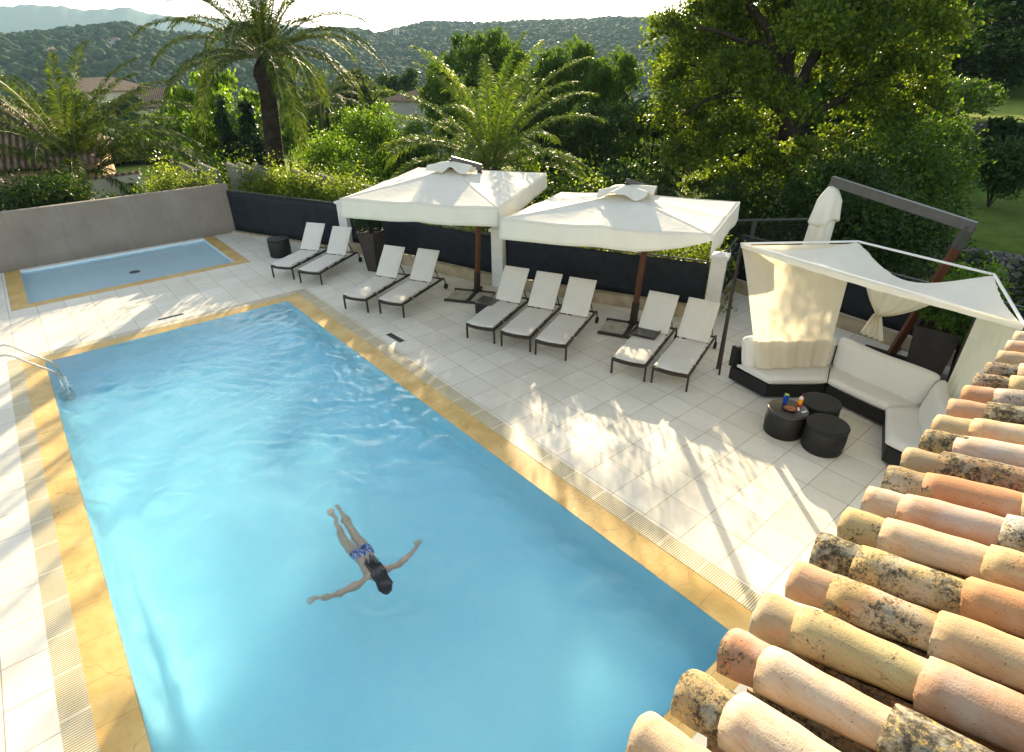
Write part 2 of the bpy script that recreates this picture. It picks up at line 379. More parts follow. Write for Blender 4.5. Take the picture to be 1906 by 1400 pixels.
prof = [(.004, Zt), (.004, -.55), (.03, -.72), (.10, -.88), (.22, -1.0), (.40, -1.08), (.65, -1.12), (1.0, -1.14), (2.4, -1.15)]
V = []; F = []
for o_, z_ in prof: V += [(X0+o_, Y0+o_, z_), (X1-o_, Y0+o_, z_), (X1-o_, Y1-o_, z_), (X0+o_, Y1-o_, z_)]
for i in range(len(prof)-1):
    for k in range(4): F.append((4*i+k, 4*i+(k+1) % 4, 4*i+4+(k+1) % 4, 4*i+4+k))
F.append(tuple(range(4*len(prof)-4, 4*len(prof)))); b.add(V, F, True)
tag(b.build('pool_basin', M['pool']), kind='structure')
b = MB(); d2 = -.36
e_ = .004; b.add([(SX0+e_, SY0+e_, ZC), (SX1-e_, SY0+e_, ZC), (SX1-e_, SY1-e_, ZC), (SX0+e_, SY1-e_, ZC), (SX0+e_, SY0+e_, d2), (SX1-e_, SY0+e_, d2), (SX1-e_, SY1-e_, d2), (SX0+e_, SY1-e_, d2)], [(4, 5, 6, 7), (0, 4, 7, 3), (1, 2, 6, 5), (3, 7, 6, 2), (0, 1, 5, 4)])
tag(b.build('paddling_pool_basin', M['pool2']), kind='structure')
b = MB(); b.box(SX0, SX1, SY1, 22.0, -.3, .006)
tag(b.build('pool_edge_strip', M['white_paint']), kind='structure')
# water with real waves
def water(name, x0, x1, y0, y1, step, z0, amp, seed, swim=True):
    nx = int((x1-x0)/step); ny = int((y1-y0)/step)
    XX, YY = np.meshgrid(np.linspace(x0, x1, nx), np.linspace(y0, y1, ny)); Z = np.zeros_like(XX)
    rg = np.random.default_rng(seed)
    wx = XX+.12*np.sin(YY*2.1+1)+.07*np.sin(YY*5.3+XX*3.1); wy = YY+.12*np.sin(XX*2.7)+.06*np.sin(XX*6.1-YY*4)
    for i in range(64):
        wl = .10*10**(rg.random()*.9); k = 2*PI/wl; a = rg.normal(1.1, .8)
        Z += .0024*wl**.8*np.cos(k*(wx*math.cos(a)+wy*math.sin(a))+rg.random()*6.28)
    calm = (1-.45*np.exp(-((XX-1.95)**2/.8+(YY-5.7)**2/1.6)))*(.60+.60*ss(3.5, 12, YY+.35*XX))*(.75+.5*np.sin(XX*1.3+YY*.8)*np.cos(YY*.9-XX*.6))*1.15*(1-.25*ss(10.5, 13.5, YY))+1.1*np.exp(-((XX-2.7)**2+(YY-8.4)**2)/2.2)+.5*np.exp(-((XX+.1)**2/1.2+(YY-9.5)**2/6)) if swim else 1.
    Z *= amp*calm
    if swim:
        for cx, cy, s, wl, rad in ((1.85, 4.60, .007, .21, .8), (1.2, 5.1, .003, .15, .6), (2.5, 5.0, .003, .14, .6), (1.95, 5.9, .002, .2, .9), (2.05, 6.4, .005, .2, .9), (.2, 7.8, .006, .24, .8), (3.1, 9.1, .006, .2, .7), (-.55, 12.8, .004, .12, .6)):
            rd = np.hypot(XX-cx, (YY-cy)*1.0)+.05*np.sin(XX*7)*np.sin(YY*6); Z += s*np.cos(rd*2*PI/wl)*np.exp(-(rd/rad)**2)
    V = np.stack([XX, YY, Z+z0], -1).reshape(-1, 3); idx = np.arange(nx*ny).reshape(ny, nx)
    F = np.stack([idx[:-1, :-1], idx[:-1, 1:], idx[1:, 1:], idx[1:, :-1]], -1).reshape(-1, 4)
    return tag(npmesh(name, V, F, M['water' if swim else 'water2'], smooth=True), kind='structure')
water('pool_water', X0+.006, X1-.006, Y0+.006, Y1-.006, .022, -.040, 1.0, 3)
water('paddling_pool_water', SX0+.006, SX1-.006, SY0+.006, SY1-.006, .04, -.06, .12, 5, False)
# dark drain slots
def drain(c, ux, w, l, label):
    t = thing('floor_drain', label, 'drain', (c[0], c[1], .0))
    b = MB(); a = math.atan2(ux[1], ux[0]); ca, sa = math.cos(a), math.sin(a)
    P = lambda x, y, z: (x*ca-y*sa, x*sa+y*ca, z)
    b.hexa([P(-l, -w, -.003), P(l, -w, -.003), P(l, w, -.003), P(-l, w, -.003)], [P(-l, -w, .004), P(l, -w, .004), P(l, w, .004), P(-l, w, .004)])
    b.build('frame', M['grey_beam'], t)
    b = MB()
    for k in range(5):
        x = -l*.8+k*l*.4
        b.hexa([P(x-l*.14, -w*.7, .004), P(x+l*.14, -w*.7, .004), P(x+l*.14, w*.7, .004), P(x-l*.14, w*.7, .004)], [P(x-l*.14, -w*.7, .008), P(x+l*.14, -w*.7, .008), P(x+l*.14, w*.7, .008), P(x-l*.14, w*.7, .008)])
    b.build('grille', M['black_rubber'], t)
drain((5.38, 10.5), (.06, -1), .07, .28, 'black slotted drain set in the deck beside the long overflow grating, before the loungers')
drain((1.85, 15.12), (1, 0), .045, .28, 'narrow black drain in the deck between the swimming pool and the paddling pool')
t = thing('pool_drain', 'small dark drain on the floor of the paddling pool', 'drain', (1.9, 20.0, d2))
b = MB(); b.lathe([(.15, .0), (.15, .012), (.12, .02)], n=24); b.build('cover', M['grey_beam'], t)
b = MB(); b.box(-.09, .09, -.02, .02, .02, .026); b.box(-.02, .02, -.09, .09, .02, .025); b.build('grille', M['black_rubber'], t)

# ------------------------------------------------------------------ walls, fence, pillars
b = MB(); b.box(-12, 5.62, 22.0, 22.22, -2, 1.66)
tag(b.build('garden_wall', M['wall'], bevel=.01), 'plain grey rendered wall behind the paddling pool', 'wall')
def seg(mb, a, c, off0, off1, z0, z1, e0=0, e1=0):
    a = np.array(a); c = np.array(c); d = (c-a)/np.linalg.norm(c-a); n = np.array([-d[1], d[0]])  # n: left of direction
    a = a+d*e0; c = c-d*e1
    A, B, C_, D_ = a+n*off0, c+n*off0, c+n*off1, a+n*off1
    mb.hexa([(*A, z0), (*B, z0), (*C_, z0), (*D_, z0)], [(*A, z1), (*B, z1), (*C_, z1), (*D_, z1)])
WC = (5.5, 22.0)
def pillar(p, label, h=1.5):
    t = thing('fence_pillar', label, 'pillar', (p[0], p[1], 0), -PI*.36, 'white pillars of the pool fence')
    b = MB(); b.box(-.16, .16, -.16, .16, 0, h); b.build('shaft', M['white_paint'], t, bevel=.012)
    b = MB(); b.box(-.2, .2, -.2, .2, h, h+.07); b.add([(-.2, -.2, h+.07), (.2, -.2, h+.07), (.2, .2, h+.07), (-.2, .2, h+.07), (0, 0, h+.13)], [(0, 1, 4), (1, 2, 4), (2, 3, 4), (3, 0, 4)])
    b.build('cap', M['white_paint'], t)
pillar(P1, 'white pillar at the far left corner of the left open parasol')
pillar(P2, 'white pillar between the two open parasols')
pillar(P3, 'white pillar with flat cap at the right end of the fence, beside the pavilion')
def fence(a, c, label, e0, e1, plinth=.3, h=1.32, panels=3):
    t = thing('screen_fence', label, 'fence', (0, 0, 0))
    b = MB(); seg(b, a, c, -.14, .16, -.3, plinth, .0, .0); b.build('plinth', M['plinth'], t, bevel=.01)
    a_ = np.array(a); c_ = np.array(c); L = np.linalg.norm(c_-a_); d = (c_-a_)/L; n = np.array([-d[1], d[0]])
    b = MB()
    N = 60
    def fn(u, v):                          # cloth screen that sags between its posts
        s_ = e0+(L-e0-e1)*u; w = .012*math.sin(s_*9)+.02*math.sin(s_*2.3); z = plinth+.02+(h-plinth)*v
        if v > .99: z -= .018*abs(math.sin(s_*PI*1.6))
        p = a_+d*s_+n*(w*math.sin(PI*v)*1.2-.02); return (p[0], p[1], z)
    b.grid(fn, N, 6); b.build('screen', M['screen'], t, solid=.008)
    k = max(2, int(L/1.9)+1)
    for i in range(k):
        s_ = e0+.05+(L-e0-e1-.1)*i/(k-1); p = a_+d*s_+n*.04
        b = MB(); b.box(p[0]-.022, p[0]+.022, p[1]-.022, p[1]+.022, plinth, h+.03); b.build('post', M['dark_metal'], t)
    b = MB(); p = a_+d*e0+n*.04; r_ = a_+d*(L-e1)+n*.04; b.beam((*p, h+.04), (*r_, h+.04), .03)
    b.build('top_rail', M['grey_beam'], t)
    return t
fence(WC, P1, 'black screen fence between the grey wall and the first white pillar', .05, .2, .06, 1.42)
fence(P1, P2, 'black screen fence under the left open parasol', .2, .2)
fence(P2, P3, 'black screen fence under the right open parasol', .2, .2)
fence(P3, P4, 'short black fence turning away behind the black poles of the pavilion', .2, .05)
fence(P4, P5, 'dark fence behind the pavilion and its planters', .05, .05, .3, 1.4)
b = MB()
# grey steel mesh fence panels beyond the hedge
mg = thing('mesh_gate', 'grey steel mesh panels right of the right open parasol', 'gate', (0, 0, 0))
ga, gb = gp(1372, 378, 1.5)*1.16, gp(1500, 405, 1.5)*1.12
ga = np.array([13.6, 8.6, 0]); gb = np.array([16.2, 6.6, 0])
def gl(s, z): return (ga[0]+(gb[0]-ga[0])*s, ga[1]+(gb[1]-ga[1])*s, z)
ZG = 1.55
b = MB()
for s_ in (0, .5, 1.): b.beam(gl(s_, -1.6), gl(s_, ZG), .08)
b.build('post', M['grey_beam'], mg)
b = MB()
for z in (.75, ZG): b.beam(gl(0, z), gl(1, z), .045)
b.build('rail', M['grey_beam'], mg)
b = MB()
for i in range(1, 40): b.tube([gl(i/40, -.5), gl(i/40, ZG)], .004, 4, False)
for i in range(22): b.tube([gl(0, -.4+i*.09), gl(1, -.4+i*.09)], .004, 4, False)
b.build('wire_mesh', M['dark_metal'], mg)

# ------------------------------------------------------------------ sun loungers
def make_lounger():
    t = thing('sun_lounger', '', 'sun lounger', group='loungers in a row along the pool deck')
    hw = .335
    b = MB()
    for s in (-1, 1):
        b.beam((.02, s*hw, .335), (1.97, s*hw, .335), .03, .055)
    n = 8
    for i in range(n):                     # bowed front bar
        y0, y1 = -hw+2*hw*i/n, -hw+2*hw*(i+1)/n
        f0 = lambda y: -.045*(1-(y/hw)**2)
        b.beam((.02+f0(y0), y0, .325), (.02+f0(y1), y1, .325), .03, .06)
    for x in (.5, .95, 1.36, 1.95): b.beam((x, -hw, .33), (x, hw, .33), .03, .03)
    b.build('frame', M['dark_metal'], t)
    for s in (-1, 1):
        b = MB(); b.beam((.03, s*hw, 0), (.03, s*hw, .33), .034); b.build('leg', M['dark_metal'], t)
    for s in (-1, 1):
        b = MB(); b.tube([(1.95, s*hw, .335), (2.03, s*hw, .31), (2.07, s*hw, .2), (2.1, s*hw, .075)], .017, 6); leg = b.build('leg', M['dark_metal'], t)
        b = MB(); b.tube([(2.1, s*hw-.025, .075), (2.1, s*hw+.025, .075)], .072, 16); b.build('wheel', M['black_rubber'], leg)
    an = R(51)
    b = MB()
    for s in (-1, 1): b.beam((1.36, s*.30, .37), (1.36+.80*math.cos(an), s*.30, .37+.80*math.sin(an)), .026)
    for d_ in (.3, .79): b.beam((1.36+d_*math.cos(an), -.30, .37+d_*math.sin(an)), (1.36+d_*math.cos(an), .30, .37+d_*math.sin(an)), .022)
    for s in (-1, 1): b.beam((1.36+.45*math.cos(an), s*.29, .37+.45*math.sin(an)), (1.86, s*.29, .34), .018)
    b.build('backrest_frame', M['dark_metal'], t)
    def pad(L, o, ang, name):
        b = MB()
        ca, sa = math.cos(ang), math.sin(ang)
        N, Mv = 24, 12; V = []; W2, T = .318, .032
        def pt(u, v, sgn):
            x = u*L; y = (v*2-1)*W2
            ed = min(1, min(u*L, (1-u)*L)/.05, (W2-abs(y))/.05)
            rnd = math.sqrt(max(0, 1-(1-ed)**2))
            th = T*(.25+.75*rnd)+.004*math.sin(x*9+.7)*math.sin(y*8)*rnd
            yy = y; xx = x
            if name == 'seat_cushion' and u < .2: xx = x-.04*(1-(y/W2)**2)*(1-u/.2)
            z = sgn*th+.003*math.sin(x*4)
            return (o[0]+xx*ca-z*sa, yy, o[1]+xx*sa+z*ca)
        for sg in (1, -1):
            b.grid(lambda u, v: pt(u, v, sg), N, Mv)
        # side band
        per = [(i/N, 0) for i in range(N)]+[(1, j/Mv) for j in range(Mv)]+[(1-i/N, 1) for i in range(N)]+[(0, 1-j/Mv) for j in range(Mv)]
        V = [pt(u, v, 1) for u, v in per]+[pt(u, v, -1) for u, v in per]; n = len(per)
        b.add(V, [(i, (i+1) % n, n+(i+1) % n, n+i) for i in range(n)], True)
        return b.build(name, M['lounge_cush'], t)
    sc = pad(1.38, (.0, .397), 0, 'seat_cushion'); pad(.86, (1.39, .425), an, 'back_cushion')
    for s in (-1, 1):
        b = MB()
        b.beam((.46, s*.322, .36), (.46, s*.322, .42), .022, .012); b.beam((.46, s*.335, .355), (.48, s*.37, .33), .014, .012); b.beam((.45, s*.335, .355), (.43, s*.36, .35), .012, .01)
        b.build('tie', M['lounge_cush'], sc)
    return t
LG = [((4.94, 15.98), 33, 'sun lounger nearest the grey wall, next to the black drum stool'),
      ((5.35, 15.04), 33, 'second sun lounger from the wall, beside the tall tapered planter'),
      ((5.42, 12.47), 27, 'left sun lounger of the pair below the left open parasol, near the pool corner'),
      ((5.93, 11.63), 26.6, 'right sun lounger of the pair below the left open parasol, nearest the parasol foot'),
      ((6.70, 9.11), 24.4, 'leftmost of the three middle loungers, with a dark side table at its left'),
      ((7.02, 8.30), 25, 'middle sun lounger of the central row of three'),
      ((7.30, 7.52), 24.7, 'rightmost of the three loungers in the middle, near the pole of the right open parasol'),
      ((7.87, 5.95), 19.5, 'sun lounger with a square dark table over its left edge'),
      ((8.16, 5.20), 18.7, 'sun lounger at the right end of the row, next to the white pavilion')]
lg = make_lounger()
for i, (p, a, lab) in enumerate(LG):
    o = lg if i == 0 else dup(lg)
    o.location = (p[0], p[1], 0); o.rotation_euler = (0, 0, R(a)); o['label'] = lab

# low side tables
def side_table(c, a, lab):
    t = thing('side_table', lab, 'side table', (c[0], c[1], 0), R(a))
    b = MB(); b.box(-.235, .235, -.235, .235, .41, .44); b.build('top', M['table_top'], t, bevel=.006)
    b = MB(); b.box(-.215, .215, -.215, .215, .05, .41); b.build('body', M['wicker'], t, bevel=.01)
    for sx in (-1, 1):
        for sy in (-1, 1):
            b = MB(); b.box(sx*.19-.02, sx*.19+.02, sy*.19-.02, sy*.19+.02, 0, .05); b.build('foot', M['dark_metal'], t)
side_table((7.62, 10.02), 24, 'low dark woven table left of the central three loungers, by the left parasol foot')
tr = thing('tabletop', 'side table built as a flat black square tray lying on a lounger beside the pole of the right open parasol', 'tabletop', (8.98, 6.44, .436), R(20))  # side table by the right parasol, built as a flat rimmed top
b = MB(); b.box(-.22, .22, -.25, .25, 0, .02); b.build('base', M['table_top'], tr, bevel=.004)
b = MB(); b.box(-.235, .235, -.265, -.25, 0, .05); b.box(-.235, .235, .25, .265, 0, .05); b.box(-.235, -.22, -.25, .25, 0, .05); b.box(.22, .235, -.25, .25, 0, .05); b.build('rim', M['dark_metal'], tr)

def drum(c, r, h, lab, top='wicker', name='stool', cat='stool', group=None):
    t = thing(name, lab, cat, (c[0], c[1], 0), 0, group)
    b = MB(); b.lathe([(r*.93, .0), (r*.97, .02), (r*1.0, h*.5), (r*.98, h-.06), (r*.965, h-.055), (r*.965, h-.045)], n=40); b.build('body', M['wicker'], t)
    b = MB(); b.lathe([(r*.965, h-.045), (r*1.0, h-.04), (r*1.01, h-.015), (r*.985, h), (r*.9, h+.004), (.001, h+.006)], n=40); b.build('lid', M[top], t)
    return t
drum((5.70, 18.15), .33, .55, 'black woven drum stool standing beside the first lounger, near the fence')
drum((8.42, 3.10), .31, .45, 'round black wicker table with drinks and snacks on it', 'table_top', 'round_table', 'table', 'round black tables before the sofa')
drum((9.03, 2.85), .31, .45, 'empty round black wicker table nearest the sofa, behind the other two', 'wicker', 'round_table', 'table', 'round black tables before the sofa')
drum((8.46, 2.48), .31, .45, 'empty round black wicker table in front, nearest the roof tiles', 'wicker', 'round_table', 'table', 'round black tables before the sofa')
# things on the table
TZ = .456
def glassmat(name, c, rough=.05, tr=.8):
    q = NM(name); return q.fin(q.pbr(c, rough, .5, 0., None, Transmission_Weight=tr, IOR=1.45))
t = thing('cocktail_glass', 'tall glass of blue drink with a lime slice on the round table', 'drink', (8.53, 3.22, TZ))
b = MB(); b.lathe([(.034, 0), (.036, .005), (.042, .14)], n=20); b.build('glass', glassmat('blue_drink', (.01, .09, .55), .1, .35), t)
b = MB(); b.lathe([(.001, .14), (.03, .145), (.028, .155), (.001, .156)], (.02, 0, 0), 14); b.build('lime_slice', vary('lime', (.45, .60, .06)), t)
b = MB(); b.tube([(0, 0, .05), (-.03, .02, .2)], .004, 6); b.build('straw', vary('yellow_straw', (.75, .7, .1)), t)
t = thing('juice_glass', 'glass of orange and red fruit cocktail with a straw on the round table', 'drink', (8.62, 3.02, TZ))
b = MB(); b.lathe([(.034, 0), (.036, .045)], n=20); b.build('red_syrup', vary('red_syrup', (.5, .03, .01), .2, .5), t)
b = MB(); b.lathe([(.036, .0455), (.042, .13)], n=20); b.build('orange_juice', vary('orange_juice', (.85, .33, .02), .2, .5), t)
b = MB(); b.lathe([(.03, .131), (.035, .15), (.02, .175), (.004, .18)], n=12); b.build('crushed_ice', vary('crushed_ice', (.75, .6, .6), .3, .5, 60, .3, 1., 60), t)
b = MB(); b.tube([(0, 0, .1), (.05, .01, .22)], .004, 6); b.build('straw', vary('red_straw', (.6, .05, .1)), t)
t = thing('snack_bowl', 'shallow dish of mixed nuts on the round table', 'bowl', (8.40, 3.07, TZ))
b = MB(); b.lathe([(.04, 0), (.09, .02), (.1, .03), (.085, .022), (.03, .008)], n=24); b.build('dish', vary('red_glaze', (.25, .04, .02), .3, .5), t)
rg = random.Random(4); b = MB()
for i in range(60):
    a = rg.random()*6.28; r_ = rg.random()**.5*.08; z = .022+.03*(1-r_/.08)*rg.random()
    b.lathe([(.001, -.006), (.009, 0), (.001, .006)], (r_*math.cos(a), r_*math.sin(a), z), 6)
b.build('nuts', vary('roast_nuts', (.55, .33, .14), .6, .3, 40, .5), t)
for (x, y, a, lab) in ((8.51, 2.98, .5, 'folded white paper napkin lying between the nuts and the orange drink'), (8.50, 2.88, -.3, 'small white paper slip near the front rim of the table with drinks')):
    b = MB(); b.box(-.05, .05, -.018, .018, 0, .006)
    o = b.build('paper_napkin', M['white_paint'], None, bevel=.002); o.location = (x, y, TZ); o.rotation_euler = (0, 0, a); tag(o, lab, 'napkin')

# ------------------------------------------------------------------ parasols
def parasol(cn, peak, vh, mast, arm_to, lab, seed, twist):
    """cn: FL, FR, BR, BL canopy corners (world, at canopy edge)."""
    cn = [np.array(c, float) for c in cn]; ctr = sum(cn)/4; rg = np.random.default_rng(seed)
    t = thing('parasol', lab, 'parasol', (mast[0], mast[1], 0), 0, 'open cream parasols over the loungers')
    o = np.array([mast[0], mast[1], 0.])
    def edge(s, tt):                       # s,t in -1..1
        u, v = (s+1)/2, (tt+1)/2
        return (cn[0]*(1-u)+cn[1]*u)*(1-v)+(cn[3]*(1-u)+cn[2]*u)*v
    def top(s, tt):
        p = edge(s, tt); m = max(abs(s), abs(tt)); k = 1-m
        h = peak*(k**1.12)
        # ribs run to corners and edge middles: cloth sags between them
        a = math.atan2(tt, s); sag = (math.sin(4*a)**2)*.5+(math.sin(2*a)**2)*0
        h -= .045*m*(1-m*.4)*abs(math.sin(4*a))
        h += .005*math.sin(s*9+seed)*math.sin(tt*7+1)*m
        return p+np.array([0, 0, h])
    b = MB(); b.grid(lambda u, v: top(u*2-1, v*2-1)-o, 40, 40); cl = b.build('canopy', M['canopy'], t, solid=.004)
    b = MB()
    # valance: four hanging strips with soft folds and split corners
    sides = [((-1, -1), (1, -1)), ((1, -1), (1, 1)), ((1, 1), (-1, 1)), ((-1, 1), (-1, -1))]
    for k, (a, c) in enumerate(sides):
        def fn(u, v, a=a, c=c, k=k):
            s = a[0]+(c[0]-a[0])*u; tt = a[1]+(c[1]-a[1])*u
            p = top(s, tt); out = np.array([s if k % 2 else 0, tt if k % 2 == 0 else 0]);
            e = edge(s, tt); dirv = (e-ctr)[:2]; dirv = dirv/np.linalg.norm(dirv)
            w = .014*math.sin(u*11+k*2+seed)+.008*math.sin(u*23+k)
            h = vh*(1+.02*math.sin(u*4+k+seed))
            if twist and k == 0 and u > .62: h *= 1-.85*((u-.62)/.38)**2*.9   # front corner pulled up
            q_ = p+np.array([dirv[0]*(w*v+.02*v), dirv[1]*(w*v+.02*v), -h*v]); return q_-o
        b.grid(fn, 40, 5)
    b.build('valance', M['canopy'], cl, solid=.004)
    b = MB()
    for sx, sy in ((-1, -1), (1, -1), (1, 1), (-1, 1)):
        b.tube([top(sx*k_/16, sy*k_/16)-o+np.array([0, 0, .004]) for k_ in range(2, 17)], .006, 5, False)
    for (a, c) in sides: b.tube([top(a[0]+(c[0]-a[0])*k_/20, a[1]+(c[1]-a[1])*k_/20)-o for k_ in range(21)], .007, 5, False)
    b.build('piping', M['canopy'], cl)
    hub = ctr+np.array([0, 0, peak])
    b = MB()                                # crumpled vent cap
    def vent(u, v):
        s, tt = u*2-1, v*2-1; m = max(abs(s), abs(tt)); a = math.atan2(tt, s)
        d = cn[1]-cn[0]; e = cn[3]-cn[0]; d = d/np.linalg.norm(d); e = e/np.linalg.norm(e)
        z = .17-.16*m+.055*math.sin(a*5+seed*2)*m+.03*math.sin(a*9+1)*m
        return hub+d*s*.50+e*tt*.36+np.array([0, 0, z])-o
    b.grid(vent, 18, 18); b.build('vent_cap', M['canopy'], cl, solid=.004)
    b = MB()
    for s, tt in ((-1, -1), (1, -1), (1, 1), (-1, 1), (0, -1), (0, 1), (1, 0), (-1, 0)):
        e = top(s*.985, tt*.985)-np.array([0, 0, .03]); h_ = hub-np.array([0, 0, .06])
        b.beam(h_-o, e-o, .02, .03)
    b.build('ribs', M['dark_metal'], t)
    top_ = np.array(arm_to, float)
    b = MB(); m0 = np.array([mast[0], mast[1], .06]); kk = (hub[2]-.1-m0[2])/(top_[2]-m0[2]); mm = m0+(top_-m0)*kk
    b.beam(m0+(top_-m0)*.16-o, mm-o, .11, .09); b.build('mast', M['wood'], t, bevel=.01)
    b = MB(); b.beam(m0-o, m0+(top_-m0)*.17-o, .13, .11); b.build('mast_sleeve', M['dark_metal'], t)
    b = MB(); b.beam(mm-o, top_-o, .07, .07); b.build('mast_head', M['dark_metal'], t)
    b = MB(); A = hub+np.array([0, 0, .20]); B = top_+(top_-A)*.06
    b.beam(A-o, B-o, .09, .14); b.build('arm', M['grey_beam'], t, bevel=.008)
    b = MB(); b.beam(hub-np.array([0, 0, .1])-o, A-o, .06, .06); b.build('hanger', M['dark_metal'], t)
    # cross foot with ballast slabs
    d = cn[1]-cn[0]; a = math.atan2(d[1], d[0]); ca, sa = math.cos(a), math.sin(a)
    P = lambda x, y, z: (x*ca-y*sa, x*sa+y*ca, z)
    b = MB(); b.beam(P(-.62, -.0, .035), P(.5, 0, .035), .07, .06); b.beam(P(0, -.75, .036), P(0, .35, .036), .07, .06); b.beam(P(-.62, -.75, .034), P(.5, -.75, .034), .06, .055)
    b.box(-.1, .1, -.1, .1, .03, .09)
    b.build('base', M['dark_metal'], t)
    for x0, x1 in ((-.58, -.06), (.06, .48)):
        b = MB(); b.hexa([P(x0, -.7, .0), P(x1, -.7, .0), P(x1, -.05, .0), P(x0, -.05, .0)], [P(x0, -.7, .05), P(x1, -.7, .05), P(x1, -.05, .05), P(x0, -.05, .05)])
        b.build('ballast_slab', M['slab'], t, bevel=.005)
    return t
parasol([(5.15, 11.82, 2.85), (7.11, 8.89, 2.85), (10.41, 11.04, 2.85), (8.45, 13.97, 2.85)], .36, .37, (8.41, 11.49), tuple(gp(893, 311, 3.2)), 'open cream parasol on the left, near the grey wall', 1, False)
parasol([(6.85, 8.53, 2.75), (8.57, 5.04, 2.85), (11.30, 6.16, 2.8), (9.58, 9.65, 2.7)], .33, .37, (9.89, 7.47), tuple(gp(1217, 354, 3.05)), 'open cream parasol on the right, beside the pavilion, one corner of its valance hitched up', 2, True)
# closed parasol behind the pavilion
t = thing('closed_parasol', 'furled cream parasol hanging from a dark cantilever arm behind the pavilion', 'parasol', (12.7, 3.0, 0))
o_ = Vector((12.7, 3.0, 0)); A = Vector((11.87, 2.35, 2.96)); H = Vector((11.80, 4.62, 3.36))
b = MB(); m1 = o_+(A-o_)*.86; b.beam((0, 0, .05), m1-o_, .13, .11); b.build('mast', M['wood'], t, bevel=.01)
b = MB(); b.beam(m1-o_, A-o_, .14, .12); b.build('mast_sleeve', M['grey_beam'], t)
b = MB(); b.beam(A-o_+Vector((0, -.07, -.02)), H-o_+Vector((0, .06, 0)), .11, .17); b.build('arm', M['grey_beam'], t, bevel=.008)
b = MB(); b.beam((-.5, 0, .03), (.5, 0, .03), .07, .06); b.beam((0, -.5, .031), (0, .5, .031), .07, .06); b.build('base', M['dark_metal'], t)
b = MB(); hp = H-o_
def furl(u, v):
    a = u*2*PI; z = -v*1.75
    rad = .05+.13*min(1, v*3.5)+.045*v; rad *= (1+.10*math.cos(a*7)+.05*math.cos(a*13+1))
    return (hp.x+rad*math.cos(a)*1.0-.10*v, hp.y+rad*math.sin(a)+.03*v, hp.z-.12+z)
b.grid(furl, 64, 24); cl = b.build('furled_canopy', M['canopy'], t)
b = MB()
def flap(u, v):
    a = u*2*PI; rad = .05+.15*min(1, v*2.4)**.7+.05*v*v+.03*math.cos(a*5+.6)*v; return (hp.x+rad*math.cos(a)-.03*v, hp.y+rad*math.sin(a)+.01*v, hp.z-.08-.66*v-.07*math.cos(a*2+.5)*v)
b.grid(flap, 48, 12); b.build('vent_flap', M['canopy'], cl, solid=.004)
b = MB(); b.tube([hp, hp+Vector((0, 0, -.2))], .02, 8); b.build('hanger', M['dark_metal'], t)

# ------------------------------------------------------------------ pavilion
HC = np.array([9.22, 2.93]); HR = 2.1; HZ = 2.53
def hx(deg, r=HR, c=HC): return np.array([c[0]+r*math.cos(R(deg)), c[1]+r*math.sin(R(deg))])
FLp, BLp, BRp, FRp = hx(82), hx(22), hx(-38), hx(-98)
pv = thing('pavilion', 'half hexagon pavilion with white cloth roof and cream curtains over the sofa', 'pavilion', (HC[0], HC[1], 0))
oc = np.array([HC[0], HC[1], 0])
V3 = lambda p, z: np.array([p[0], p[1], z])-oc
for p in (FLp, BLp, BRp, FRp):
    b = MB(); b.beam(V3(p, 0), V3(p, HZ), .045); b.build('post', M['dark_metal'], pv)
b = MB(); b.beam(V3(FLp+np.array([-.2, -.16]), 0), V3(FLp+np.array([-.03, .0]), HZ-.02), .03); b.build('post', M['dark_metal'], pv)
for a, c in ((FLp, BLp), (BLp, BRp), (BRp, FRp)):
    b = MB(); b.tube([V3(a, HZ), V3(c, HZ)], .02, 8); b.build('rear_rail', M['white_paint'], pv)
b = MB(); b.tube([V3(FLp, HZ), V3(FRp, HZ)], .022, 10); b.build('front_rail', M['white_paint'], pv)
def back_edge(u):
    k = min(2, int(u*3)); s = u*3-k; pts = [FLp, BLp, BRp, FRp]; p = pts[k]*(1-s)+pts[k+1]*s
    w = math.sin(PI*s); mid = (FLp+FRp)/2; p = p+(mid-p)*(.05, .12, .02)[k]*w
    dz = (.10, .36, .05)[k]
    return np.array([p[0], p[1], HZ-.01-dz*w])
def roof(u, v):
    f0 = FLp*(1-u)+FRp*u; f0 = np.array([f0[0], f0[1], HZ+.028-.03*math.sin(PI*u)]); bk = back_edge(u)
    p = f0*(1-v)+bk*v; s3 = u*3-min(2, int(u*3))
    p[2] -= .20*math.sin(PI*v)*math.sin(PI*u)**.6+.012*math.sin(u*40)*v*(1-v); return p-oc
b = MB(); b.grid(roof, 72, 30); rf = b.build('roof_cloth', M['canopy'], pv)
b = MB()
def hem(u, v):
    f0 = FLp*(1-u)+FRp*u; d = FRp-FLp; n = np.array([d[1], -d[0]])/np.linalg.norm(d)
    x = .034*(1 if v < .5 else 1); p = np.array([f0[0], f0[1], HZ+.028-.03*math.sin(PI*u)-.085*v-.012*math.sin(u*5)])
    return p+np.array([n[0], n[1], 0])*(.035+.008*math.sin(u*60)*v)-oc
b.grid(hem, 90, 4); b.build('hem', M['canopy'], rf)
SCc = np.array([8.93, 2.77])
